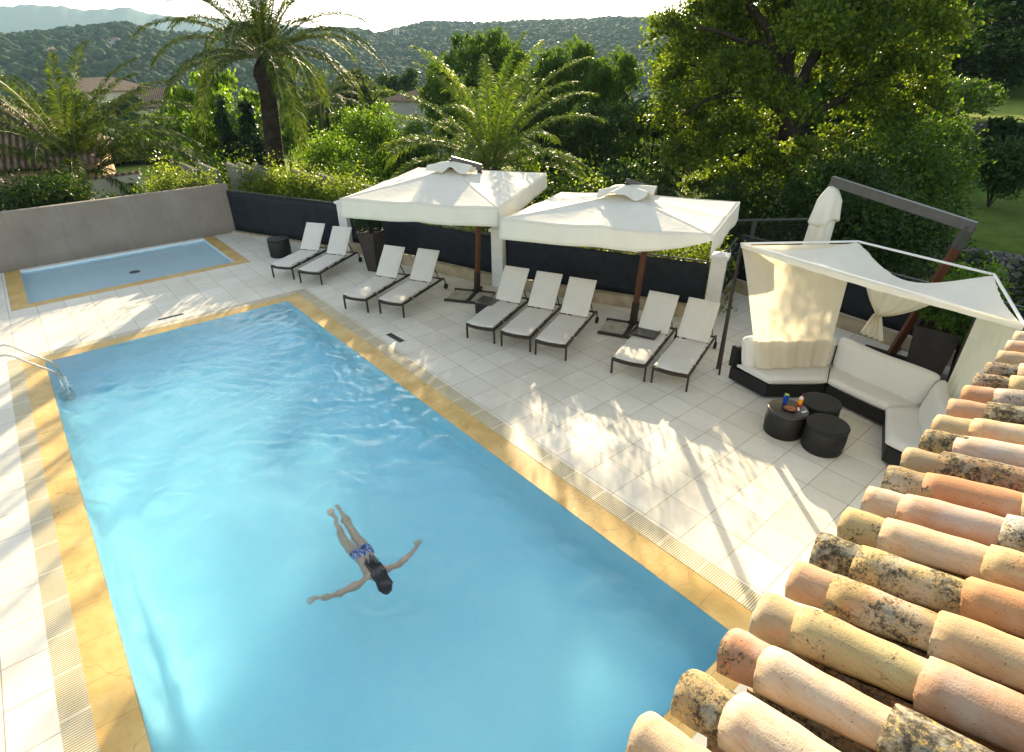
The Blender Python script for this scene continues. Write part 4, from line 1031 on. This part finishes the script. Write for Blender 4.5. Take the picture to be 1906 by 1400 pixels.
def bush(name, lab, p, r, h, n, seed, mat, size=.12, cat='bush', group=None):
    rg = np.random.default_rng(seed); z0 = p[2]; t = thing(name, lab, cat, tuple(p), 0, group)
    cen = [(0, 0, h*.5)]; rad = [(r*.8, r*.8, h*.5)]
    for i in range(9):
        a = rg.random()*6.28; d = r*.6*rg.random()**.5; cen.append((d*math.cos(a), d*math.sin(a), h*(.3+.45*rg.random()))); rad.append((r*.42, r*.42, h*.3))
    V, F = leaf_cloud(rg, cen, rad, n, size, .5, 10, .15); npmesh('foliage', V, F, LM[mat], t)
    b = MB()
    for j in range(7): b.tube([(0, 0, 0), (r*.3*rg.normal(), r*.3*rg.normal(), h*.8)], [.03, .008], 5, False)
    b.build('stems', M['bark'], t); return t
def gz(x, y): return float(terrain(x, y))
def bush_px(u, vt, dist, wpx, lab, n, seed, mat, size=.12, name='bush', cat='bush', group=None):
    p = at(u, vt, dist); z = gz(p[0], p[1]); r = wpx/2/FPX*dist*1.08; return bush(name, lab, (p[0], p[1], z), r, p[2]-z, n, seed, mat, size, cat, group)
bush_px(45, 335, 24.5, 150, 'dark bush above the grey wall at the far left edge', 9000, 21, 'dark', .13)
bush_px(115, 322, 24, 90, 'glossy dark bush left of the low spreading palm trunk', 7000, 22, 'dark', .13)
bush_px(195, 350, 24, 46, 'small shrub peeping over the grey wall right of the low palm', 2500, 23, 'mid', .1)
bush_px(243, 345, 24, 40, 'thin shrub over the grey wall before the cream garden wall', 2000, 24, 'mid', .1)
bush_px(300, 335, 24.5, 70, 'shrub over the grey wall under the drooping palm fronds', 3500, 25, 'dark', .1)
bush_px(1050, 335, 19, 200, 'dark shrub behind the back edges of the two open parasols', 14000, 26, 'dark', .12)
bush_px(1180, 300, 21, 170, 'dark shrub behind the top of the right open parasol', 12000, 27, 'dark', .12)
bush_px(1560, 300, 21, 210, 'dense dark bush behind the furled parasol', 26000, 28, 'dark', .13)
bush_px(1690, 230, 24, 190, 'broad leafy bush right of the oak trunk, below its lowest limb', 26000, 29, 'mid', .14)
bush_px(1640, 350, 20.5, 260, 'dark undergrowth bush behind the long cantilever arm', 22000, 30, 'dark', .12)
bush_px(1775, 225, 27, 100, 'leafy bush in front of the upper lawn at the right', 12000, 31, 'mid', .14)
bush_px(1830, 490, 16.5, 130, 'bright leafy shrub behind the mast of the furled parasol', 7000, 32, 'bright', .09)
bush_px(1395, 330, 22, 160, 'dark bush behind the grey steel mesh panels', 12000, 33, 'dark', .12)
bush_px(600, 245, 27, 150, 'bright green bush right of the tall palm trunk', 13000, 34, 'bright', .13)
bush_px(690, 200, 31, 110, 'bright yellow green bush left of the golden palm', 10000, 35, 'bright', .15)
bush_px(780, 225, 30, 120, 'green bush behind the left fronds of the golden palm', 9000, 36, 'mid', .15)
bush_px(640, 300, 24.5, 120, 'low green bush behind the stepped concrete slabs', 7000, 37, 'mid', .12)
bush_px(385, 285, 27, 110, 'green bush under the pale tree left of the tall palm trunk', 7000, 38, 'mid', .13)
bush_px(325, 183, 60, 48, 'round dark pine bush beside the far grey roof', 3000, 39, 'dark', .25)
bush_px(330, 200, 52, 52, 'clipped oval bush below the far grey roof', 3000, 40, 'mid', .2)
bush_px(1888, 262, 33, 70, 'dark bush on the stone bank under the upper lawn', 7000, 41, 'dark', .15)

# ------------------------------------------------------------------ trees
PROTO = {}
def crown_mesh(key):
    """unit-height crown/trunk meshes: (lobes, leaves, material)"""
    if key in PROTO: return PROTO[key]
    shape, seed, mat, n, size = key; rg = np.random.default_rng(seed); cen = []; rad = []
    if shape == 'round':
        for i in range(44):
            a = rg.random()*6.28; z = .30+.52*rg.random(); w_ = .34*math.sin(PI*min(1, max(.12, (z-.18)/.85)))**.6; d = w_*rg.random()**.4
            cen.append((d*math.cos(a), d*math.sin(a), z)); r_ = .075+.055*rg.random(); rad.append((r_, r_, r_*.8))
    elif shape == 'bushy':
        for i in range(54):
            a = rg.random()*6.28; z = .08+.78*rg.random(); w_ = .36*math.sin(PI*min(1, max(.2, (z+.05)/.95)))**.5; d = w_*rg.random()**.4
            cen.append((d*math.cos(a), d*math.sin(a), z)); r_ = .07+.06*rg.random(); rad.append((r_, r_, r_*.85))
    elif shape == 'tall':
        for i in range(26):
            a = rg.random()*6.28; z = .15+.75*rg.random(); w_ = .20*math.sin(PI*min(1, max(.1, (z-.02)/.98)))**.5; d = w_*rg.random()**.5
            cen.append((d*math.cos(a), d*math.sin(a), z)); r_ = .07+.05*rg.random(); rad.append((r_, r_, r_*1.1))
    elif shape == 'cone':
        for i in range(30):
            z = .04+.9*i/30; w_ = .16*(1-z)**.7; a = rg.random()*6.28; d = w_*.35
            cen.append((d*math.cos(a), d*math.sin(a), z)); rad.append((w_*.8+.015, w_*.8+.015, .07))
    cmin = max(c_[2]+r_[2] for c_, r_ in zip(cen, rad)); 
    V, F = leaf_cloud(rg, cen, rad, n, size, .6, 22, .15 if shape != 'cone' else .2, .65, .1)
    V[:, 2] /= max(cmin, .9)
    cr = npmesh('crown', V, F, LM[mat]); b = MB(); limb_tubes(b, rg, (0, 0, 0), (0, 0, .75), .022, cen, rad, 12 if shape != 'cone' else 0)
    tr = b.build('trunk', M['bark']); PROTO[key] = (cr, tr); cr['used'] = 0
    return PROTO[key]
def tree_px(u, vt, dist, wpx, lab, key, name='tree', cat='tree', group='trees beyond the pool garden', rz=None):
    p = at(u, vt, dist); z = gz(p[0], p[1]); h = p[2]-z; half = {'bushy': .42, 'round': .42, 'tall': .27, 'cone': .17}[key[0]]
    w_ = (wpx/2/FPX*dist)/half
    cr, tr = crown_mesh(key)
    t = thing(name, lab, cat, (p[0], p[1], z), rz if rz is not None else (u*.37) % 6.28, group); t.scale = (w_, w_, h)
    if cr.parent is None: c2, t2 = cr, tr
    else: c2, t2 = cr.copy(), tr.copy(); COL.objects.link(c2); COL.objects.link(t2)
    c2.parent = t; t2.parent = t
    return t
RB = ('round', 51, 'bright', 15000, .028); RM = ('round', 52, 'mid', 17000, .026); RD = ('round', 53, 'dark', 16000, .026)
RG = ('round', 54, 'grey', 12000, .03); CO = ('cone', 55, 'conifer', 12000, .035); TM = ('tall', 56, 'mid', 16000, .024); BM = ('bushy', 58, 'mid', 36000, .019); BD = ('bushy', 59, 'dark', 30000, .021); RM2 = ('round', 57, 'mid', 34000, .019)
tree_px(400, 132, 36, 150, 'pale yellow green tree left of the tall palm trunk', RB)
tree_px(405, 178, 31, 46, 'slim dark cypress left of the tall palm trunk, the left one of two', CO, 'cypress_tree')
tree_px(452, 182, 31, 66, 'wider dark cypress touching the tall palm trunk', CO, 'cypress_tree')
tree_px(560, 160, 60, 90, 'dim green tree behind the small far palm', RM)
tree_px(668, 128, 46, 130, 'grey green feathery tree right of the small far palm', RG)
tree_px(738, 128, 85, 90, 'dark pine above the far small house', RD, 'pine_tree')
tree_px(640, 205, 33, 100, 'leafy tree between the small far palm and the golden palm', RM)
tree_px(912, 52, 42, 150, 'tall dome shaped green tree rising over the golden palm', RM2)
tree_px(832, 100, 38, 100, 'green tree leaning against the left of the tall dome tree', RM)
tree_px(975, 120, 45, 110, 'green tree between the dome tree and the big dark trees', RD)
tree_px(1065, 72, 36, 190, 'big green tree in the centre, left of the oak', BM)
tree_px(1150, 92, 33, 150, 'green tree touching the left edge of the oak crown', BM)
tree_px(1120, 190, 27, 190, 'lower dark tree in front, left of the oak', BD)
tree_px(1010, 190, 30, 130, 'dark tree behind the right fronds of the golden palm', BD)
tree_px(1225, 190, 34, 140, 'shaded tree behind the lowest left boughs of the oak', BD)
tree_px(1700, -120, 46, 300, 'tall tree on the slope, first to the right of the oak', BM)
tree_px(1810, -60, 71, 240, 'tree at the top of the upper lawn, dark, near the right edge', BD)
tree_px(1900, -90, 74, 260, 'big tree cut by the right edge above the upper lawn', BM)
bush_px(1745, 150, 52, 150, 'scrub at the foot of the slope trees, left of the upper lawn', 10000, 42, 'mid', .2)
bush_px(1880, 95, 86, 170, 'scrub along the back edge of the upper lawn', 9000, 43, 'dark', .25)
tree_px(1760, 40, 78, 150, 'pale olive tree in the gap beyond the upper lawn', RG, 'olive_tree')
tree_px(1850, 40, 80, 150, 'bushy tree directly above the upper lawn', BM)
tree_px(1600, -60, 50, 260, 'dark tree showing through the oak crown on its right', BD)
tree_px(1300, 60, 45, 200, 'green tree showing through the left part of the oak crown', BM)
tree_px(1420, 20, 48, 240, 'dark tree behind the middle of the oak crown', BD)

for u_, v_, d_, w_, k_, l_ in ((40, 172, 80, 90, RD, 'dark tree in the valley at the far left, above the ochre roof'), (120, 165, 95, 90, RM, 'valley tree behind the middle of the low palm'), (215, 178, 85, 80, RD, 'dark valley tree left of the far brown roof'),
        (300, 205, 66, 80, RM, 'green tree just below the far villa'), (350, 160, 75, 80, RG, 'grey green valley tree right of the far villa'), (262, 215, 60, 80, RB, 'light green tree behind the right fronds of the low palm'), (360, 215, 48, 70, RM, 'small green tree behind the pale tree and the cypresses'), (700, 160, 70, 90, RM, 'valley tree left of the small grey house'), (520, 200, 55, 70, RB, 'light green tree right beside the tall palm trunk'), (855, 150, 60, 80, RD, 'dark tree right of the small grey house')):
    tree_px(u_, v_, d_, w_, l_, k_)
# the big oak
rg = np.random.default_rng(77); ob = at(1473, 400, 25); ob = np.array([ob[0], ob[1], gz(ob[0], ob[1])])
ok = thing('oak_tree', 'big spreading oak with dark crooked limbs, right of centre', 'tree', tuple(ob))
cen = []; rad = []; side = np.array([RX[0], RX[1], 0]); side /= np.linalg.norm(side); dep = np.array([FW[0], FW[1], 0]); dep /= np.linalg.norm(dep)
for u, v, r_, dd in ((1285, 110, 1.0, 0), (1265, 210, .9, -.3), (1300, 290, .95, -.5), (1330, 40, 1.1, .3), (1370, 150, 1.0, -.8), (1370, 250, .9, -.9), (1400, -20, 1.3, .2), (1390, 330, .7, -.7), (1460, 60, 1.1, .8), (1450, -80, 1.4, 0), (1480, 150, .7, 1.4),
                     (1540, 0, 1.3, .3), (1560, 110, 1.0, .9), (1600, 190, .9, .4), (1620, 60, 1.1, -.2), (1640, -60, 1.3, .2), (1690, 130, .9, .3), (1530, -130, 1.4, -.3), (1345, -60, 1.1, -.3), (1700, 20, 1.0, .6), (1560, 260, .6, .6), (1250, 150, .6, .2), (1255, 280, .55, -.2), (1320, 190, .8, .6), (1430, 240, .6, .9), (1510, 60, .8, -1.6), (1290, 350, .45, -.5), (1600, -170, 1.3, .5), (1400, -150, 1.2, .4), (1440, 180, .6, -1.2), (1490, 210, .55, -1.3), (1430, 300, .6, -.8), (1500, 280, .5, -1.), (1530, 330, .7, -.4), (1480, 350, .5, -.9), (1420, 370, .55, -.6), (1360, 60, .9, .9), (1660, 240, .7, .3), (1720, 190, .7, .4), (1580, 310, .7, .2), (1240, 60, .7, .4), (1340, 340, .6, -.2), (1235, 230, .5, .2), (1740, 60, .8, .6)):
    p = at(u, v, 25+dd*1.9)-ob; cen.append(p); rad.append((r_*1.28, r_*1.28, r_*1.0))
V, F = leaf_cloud(rg, cen, rad, 125000, .14, .35, 18, .15, .6, .2); npmesh('crown', V, F, LM['olive'], ok)
b = MB()
tp = at(1465, 150, 25)-ob
b.tube([(0, 0, 0), tp*.3+side*.12, tp*.55-side*.05, tp*.8+side*.1, tp], [.52, .40, .36, .32, .25], 12)
def limb(p0, pts, r0):
    P = [np.array(p0)]+[at(q_[0], q_[1], q_[2]*1.28)-ob for q_ in pts]; r0 = r0*1.25; out = []
    for i in range(len(P)-1):
        for s in (0, .5): out.append(P[i]*(1-s)+P[i+1]*s+rg.normal(size=3)*.05*(i+s > 0))
    out.append(P[-1]); b.tube(out, list(np.linspace(r0, r0*.22, len(out))), 8)
limb(tp*.8, [(1440, 90, 19.3), (1390, 75, 18.8), (1300, 50, 18.6)], .17)
limb(tp*.75, [(1420, 160, 19), (1380, 150, 18.6), (1310, 190, 18.3), (1270, 215, 18)], .15)
limb(tp*.95, [(1480, 60, 19.6), (1460, -20, 19.8), (1480, -120, 20)], .2)
limb(tp*.9, [(1510, 110, 19.6), (1570, 30, 19.8), (1640, -50, 20)], .18)
limb(tp*.7, [(1540, 195, 19.6), (1600, 165, 19.8), (1660, 130, 20.1), (1700, 95, 20.3)], .16)
limb(tp*.6, [(1420, 250, 19), (1350, 240, 18.5), (1290, 290, 18.2)], .12)
limb(tp, [(1430, 60, 19.4), (1370, -20, 19.2), (1340, -80, 19)], .15)
limb(tp*.95, [(1540, 80, 20.6), (1610, 60, 20.9), (1690, 20, 21)], .13)
for j in range(60):
    k = rg.integers(len(cen)); d = rg.normal(size=3); d /= np.linalg.norm(d); e = cen[k]+d*np.array(rad[k])*.8; s_ = tp*.9*(.5+.5*rg.random()); st = cen[k]*.75+s_*.25
    b.tube([st, (st+e)/2+rg.normal(size=3)*.1, e], [.035, .022, .006], 5, False)
b.build('trunk', M['bark'], ok)

# planters
def planter(c, a, wt, wb, h, lab, plant, seed):
    t = thing('planter', lab, 'planter', (c[0], c[1], 0), R(a))
    b = MB(); b.hexa([(-wb, -wb, 0), (wb, -wb, 0), (wb, wb, 0), (-wb, wb, 0)], [(-wt, -wt, h), (wt, -wt, h), (wt, wt, h), (-wt, wt, h)])
    b.build('pot', M['planter'], t, bevel=.012)
    b = MB(); w_ = wt+.015
    for x0, x1, y0, y1 in ((-w_, w_, -w_, -w_+.05), (-w_, w_, w_-.05, w_), (-w_, -w_+.05, -w_+.05, w_-.05), (w_-.05, w_, -w_+.05, w_-.05)): b.box(x0, x1, y0, y1, h+.001, h+.035)
    b.build('rim', M['planter'], t)
    rg = np.random.default_rng(seed)
    if plant == 'ball': V, F = leaf_cloud(rg, [(0, 0, h+.30)], [(.36, .36, .36)], 9000, .055, .75, 8, .07); mt = 'conifer'
    else: V, F = leaf_cloud(rg, [(0, 0, h+.3), (.15, .1, h+.35), (-.15, 0, h+.3)], [(.42, .42, .4)]*3, 2600, .12, .3, 8, .16, .3, -.8); mt = 'mid'
    pl = npmesh('plant', V, F, LM[mt], t); b = MB(); b.tube([(0, 0, h-.05), (.01, 0, h+.35)], [.03, .015], 6); b.build('stem', M['bark'], pl)
    b = MB(); b.box(-wt+.03, wt-.03, -wt+.03, wt-.03, h-.08, h+.002); b.build('soil', M['soil'], t)
planter((7.27, 14.92), 27, .27, .16, 1.12, 'tall tapered dark planter with a clipped ball, beside the left loungers', 'ball', 61)
planter((12.35, 2.30), 8, .36, .28, 1.0, 'big square dark planter with green plant behind the sofa', 'leafy', 62)
_pp = gp(1822, 668, .6)
planter((_pp[0]-.15, _pp[1]), 35, .27, .22, .8, 'smaller dark planter at the right, beside the right curtain', 'leafy', 63)

# stepped concrete slabs behind the hedge
for (u0, v0, u1, v1, d0, d1, lab) in ((333, 303, 366, 318, 25.0, 24.6, 'first slanted concrete slab from the left, under the palm fronds'), (366, 303, 402, 317, 24.8, 24.3, 'second slanted concrete slab from the left, just left of the cypresses'),
        (420, 302, 448, 315, 24.0, 23.6, 'short slanted concrete slab below the cypresses'), (440, 302, 474, 317, 23.7, 23.2, 'slanted concrete slab left of the tall palm trunk'), (470, 305, 522, 325, 23.2, 22.5, 'long slanted concrete slab crossing in front of the tall palm trunk'),
        (541, 315, 592, 332, 22.2, 21.5, 'slanted concrete slab just right of the tall palm trunk'), (590, 322, 648, 345, 21.6, 20.8, 'large bare slanted concrete slab, third from the left open parasol'), (645, 330, 694, 351, 20.8, 20.1, 'slanted concrete slab partly behind the left open parasol')):
    A = at(u0, v0, d0); B = at(u1, v1, d1); dv = (B-A)[:2]; n = np.array([-dv[1], dv[0]])/np.linalg.norm(dv)*.16
    b = MB(); b.hexa([(A[0], A[1], -2.), (B[0], B[1], -2.), (B[0]+n[0], B[1]+n[1], -2.), (A[0]+n[0], A[1]+n[1], -2.)], [(A[0], A[1], A[2]), (B[0], B[1], B[2]), (B[0]+n[0], B[1]+n[1], B[2]), (A[0]+n[0], A[1]+n[1], A[2])])
    tag(b.build('concrete_slab', M['concrete'], bevel=.01), lab, 'slab', 'stepped slabs behind the hedge')

# stone terrace banks on the right
q = NM('dry_stone'); p_ = q.pos(); vo = q.n('TexVoronoi', {'feature': 'DISTANCE_TO_EDGE'}, Vector=q.mapping(p_, (1, 1, 1.6)), Scale=3.2); vc = q.n('TexVoronoi', Vector=q.mapping(p_, (1, 1, 1.6)), Scale=3.2)
cc_ = q.ramp(q.n('SeparateXYZ', Vector=vc.outputs['Color']).outputs[0], [(.1, (.09, .085, .07)), (.8, (.22, .21, .18))])
M['stone'] = q.fin(q.pbr(q.mix(q.ramp(vo.outputs[0], [(0., 1.), (.06, 0.)]), cc_, (.02, .02, .015)), .9, .1, 0., q.bump(q.ramp(vo.outputs[0], [(0., 0.), (.15, 1.)]), 1., .08)))
def bank(lab, r0, az0, az1, zb, zt, seed):
    rg = np.random.default_rng(seed); V = []; N = 70; K = 9
    for j in range(K):
        for i in range(N):
            a = R(az0+(az1-az0)*i/(N-1)); rr_ = r0+.5*j/(K-1)+.07*rg.normal(); z = zb+(zt-zb)*j/(K-1)+.04*rg.normal(); V.append((rr_*math.sin(a), rr_*math.cos(a), z))
    for i in range(N):
        a = R(az0+(az1-az0)*i/(N-1)); V.append(((r0+1.6)*math.sin(a), (r0+1.6)*math.cos(a), zt-.05))
    F = [(j*N+i, j*N+i+1, (j+1)*N+i+1, (j+1)*N+i) for j in range(K) for i in range(N-1)]
    return tag(npmesh('stone_wall', V, F, M['stone'], smooth=True), lab, 'wall')
bank('dry stone bank below the lower lawn at the right edge', 23.8, 66, 100, -2.3, -.50, 1)
bank('far dry stone bank between the lower and the upper lawn', 46.2, 64, 100, -.8, 1.62, 2)
# ivy on the banks
for lab, r0, z0, z1, sd_ in (('ivy and weeds hanging over the lower stone bank', 23.6, -2.2, -.3, 5), ('overgrown shrubs along the upper stone bank', 45.8, -.6, 2.0, 6)):
    rg = np.random.default_rng(sd_); n = 9000 if r0 < 30 else 14000; a = np.radians(66+33*rg.random(n)); cl_ = np.sin(a*60)+np.sin(a*143+1)+.6*rg.normal(size=n); keep = cl_ > .1
    z = z0+(z1-z0)*rg.random(n)**.6; rr_ = r0+.35*rg.normal(size=n)*.5; P = np.stack([rr_*np.sin(a), rr_*np.cos(a), z], 1)[keep]
    V, F = leaf_quads(rg, P, .13 if r0 < 30 else .3, .7); tag(npmesh('ivy', V, F, LM['dark'], smooth=False), lab, 'ground cover', None, 'stuff')

# ------------------------------------------------------------------ neighbouring houses
q = NM('old_roof_tiles'); p_ = q.obj(); w_ = q.n('TexWave', {'bands_direction': 'X'}, Vector=p_, Scale=1.45); n_ = q.noise(p_, 3, 4)
M['rooft'] = q.fin(q.pbr(q.mix(q.ramp(w_.outputs[1], [(.1, .75), (.5, 0.)]), q.ramp(n_, [(.3, (.26, .17, .11)), (.7, (.42, .30, .21))]), (.05, .035, .03)), .9, .1, 0., q.bump(w_.outputs[1], 1., .12)))
M['ochre'] = vary('ochre_wall', (.50, .36, .20), .9, .1, 2, .12); M['cream'] = vary('cream_wall', (.62, .55, .42), .9, .1, 2, .1); M['greyw'] = vary('grey_wall', (.36, .34, .33), .9, .1, 2, .1)
M['glass'] = vary('dark_window', (.015, .018, .02), .1, .5)
def house(lab, p, rz, w_, d_, zb, ze, zr, wall, wins=(), chimney=None):
    t = thing('villa', lab, 'house', (p[0], p[1], zb), rz, None); h = ze-zb; r = zr-zb
    b = MB(); b.box(-w_/2, w_/2, -d_/2, d_/2, -2, h); b.build('wall', wall, t)
    e = .35; b = MB(); X, Y = w_/2+e, d_/2+e; rl = max(0, w_/2-d_/2)
    b.add([(-X, -Y, h), (X, -Y, h), (X, Y, h), (-X, Y, h), (-rl-.01, 0, r), (rl+.01, 0, r)], [(0, 1, 5, 4), (1, 2, 5), (2, 3, 4, 5), (3, 0, 4), (3, 2, 1, 0)]); b.box(-X, X, -Y, -Y+.04, h-.12, h)
    rf_ = b.build('roof', M['rooft'], t)
    for (x, y, z, ww, hh_) in wins:
        f = MB(); f.box(x-ww/2-.06, x+ww/2+.06, -d_/2-.03, -d_/2+.02, z-.06, z+hh_+.06); fr = f.build('window', M['white_paint'], t)
        f = MB(); f.box(x-ww/2, x+ww/2, -d_/2-.036, -d_/2-.01, z, z+hh_); f.build('pane', M['glass'], fr)
    if chimney: f = MB(); f.box(chimney[0]-.3, chimney[0]+.3, -.3, .3, h, r+.7); f.build('chimney', wall, rf_)
pa = at(-10, 300, 31)
house('ochre house with ribbed tile roof at the left edge', (pa[0], pa[1]+2), R(-12), 7.5, 7, -1.8, 2.0, 4.3, M['ochre'], [(1.5, 0, 1.6, .9, 1.2)])
pa = at(285, 182, 95); house('far villa with a low brown roof above the clipped bush', (pa[0], pa[1]), R(-14), 11, 8, pa[2]-3.2, pa[2]-.8, pa[2]+1.2, M['cream'], [(-2, 0, 1, 1, 1.2), (2, 0, 1, 1, 1.2)])
pa = at(188, 160, 120); house('farther villa with chimney, half hidden by the low palm', (pa[0], pa[1]), R(10), 12, 8, pa[2]-4, pa[2]-.6, pa[2]+1.2, M['cream'], [(0, 0, 1, 1, 1.2)], (-3,))
pa = at(778, 196, 58); house('small grey house with sloping roof left of the dome tree', (pa[0], pa[1]), R(32), 4.2, 5, pa[2]-3, pa[2]+.5, pa[2]+1.3, M['greyw'], [(1.2, 0, 2.3, .35, .5)])
for (u_, v_, d_, rz_, lab_) in ((92, 78, 560, 20, 'tiny pale villa high on the left wooded hill'), (214, 72, 600, -30, 'tiny pale villa just below the left ridge line'), (30, 112, 430, 5, 'tiny villa low on the wooded hill at the left edge'), (842, 62, 980, 40, 'tiny pale villa on the centre ridge above the dome tree')):
    pa = at(u_, v_, d_); zz = float(terrain(pa[0], pa[1])); house(lab_, (pa[0], pa[1]), R(rz_), 9, 7, zz, zz+4.6, zz+6.2, M['greyw'], [(-3, 0, 3.4, 1.6, 1.6), (3, 0, 3.4, 1.6, 1.6)])
b = MB(); wa, wb_ = at(150, 338, 27.5), at(262, 322, 27); zt = (wa[2]+wb_[2])/2
b.hexa([(wa[0], wa[1], -2.2), (wb_[0], wb_[1], -2.2), (wb_[0]+.02, wb_[1]+.25, -2.2), (wa[0]+.02, wa[1]+.25, -2.2)], [(wa[0], wa[1], wa[2]), (wb_[0], wb_[1], wb_[2]), (wb_[0]+.02, wb_[1]+.25, wb_[2]), (wa[0]+.02, wa[1]+.25, wa[2])])
lw = tag(b.build('boundary_wall', M['cream']), 'low cream wall with terracotta coping beyond the grey wall', 'wall')
b = MB(); b.beam((wa[0], wa[1]+.12, wa[2]+.03), (wb_[0], wb_[1]+.12, wb_[2]+.03), .34, .06); b.build('coping', M['rooft'], lw)
# pylon on the centre ridge
pt = at(738, 66, 900); pg = float(terrain(pt[0], pt[1])); t = thing('pylon', 'tiny pale lattice pylon on the forested slope', 'pylon', (pt[0], pt[1], pg)); b = MB(); hh = 34.
for sx, sy in ((-1, -1), (1, -1), (1, 1), (-1, 1)): b.beam((sx*3, sy*3, 0), (sx*.4, sy*.4, hh), .35)
for i in range(6):
    z0_, z1_ = hh*i/6, hh*(i+1)/6; w0, w1 = 3-2.6*i/6, 3-2.6*(i+1)/6
    for sy in (-1, 1): b.beam((-w0, sy*w0, z0_), (w1, sy*w1, z1_), .2); b.beam((w0, sy*w0, z0_), (-w1, sy*w1, z1_), .2)
b.build('tower', M['white_paint'], t); b = MB()
for z in (24., 29., 33.): b.beam((-5, 0, z), (5, 0, z), .35)
b.build('crossarm', M['white_paint'], t)

# ------------------------------------------------------------------ distant forest (far wood that reads as one mass)
rg = np.random.default_rng(5)
phi = (1+5**.5)/2
def ico():
    import bmesh
    bm = bmesh.new(); bmesh.ops.create_icosphere(bm, subdivisions=2, radius=1); v = np.array([q_.co[:] for q_ in bm.verts]); f = np.array([[x.index for x in p.verts] for p in bm.faces]); bm.free(); return v, f
iv, jf = ico()
N = 46000; rr_ = np.sqrt(70**2+(1500**2-70**2)*rg.random(N*3)**1.3); az = np.radians(-8+70*rg.random(N*3))
keep = (rr_ > 90)|(np.degrees(az) < 40)
x = rr_*np.sin(az); y = rr_*np.cos(az); zt_ = terrain(x, y); elv = np.degrees(np.arctan2(zt_-CAMZ, rr_))
den = .5+.5*np.sin(x*.02)*np.cos(y*.017); keep &= (rg.random(N*3) < .45+.55*den)&(rr_ < 1420)
ix = np.where(keep)[0][:N]; x, y, zt_, rr_ = x[ix], y[ix], zt_[ix], rr_[ix]; n = len(ix)
sz = (1.2+1.9*rg.random(n)**2)*(1+.35*(rr_ > 500)+.5*(rr_ > 900)); V = np.repeat(iv[None], n, 0)
V = V*(1+.16*rg.normal(size=(n, len(iv), 1)))*sz[:, None, None]*np.array([1, 1, .85]); V += np.stack([x, y, zt_+sz*.75], -1)[:, None, :]
F = (np.arange(n)[:, None, None]*len(iv)+jf[None]).reshape(-1, 3)
q = NM('distant_wood'); rnd = q.n('NewGeometry').outputs['Random Per Island']; nz = q.noise(q.pos(), .9, 4, .7)
c = q.ramp(q.math('ADD', q.math('MULTIPLY', rnd, .6), q.math('MULTIPLY', nz, .5)), [(.25, (.010, .032, .013)), (.55, (.020, .052, .019)), (.9, (.036, .075, .027))])
tag(npmesh('forest', V.reshape(-1, 3), F, q.fin(q.pbr(c, .9, .05, 0., q.bump(nz, .6, .5))), smooth=True), 'distant wooded hills beyond the gardens', 'forest', None, 'stuff')

# ------------------------------------------------------------------ haze
b = MB(); b.box(-5200, 5200, -5200, 5200, -45, 260)
q = NM('haze_air'); v = q.n('VolumePrincipled', Density=.00014, Anisotropy=.0); q.set(v.inputs['Color'], (.55, .82, 1.))
q.set(q.out.inputs['Volume'], v); hz = b.build('haze', q.m); tag(hz, kind='stuff')
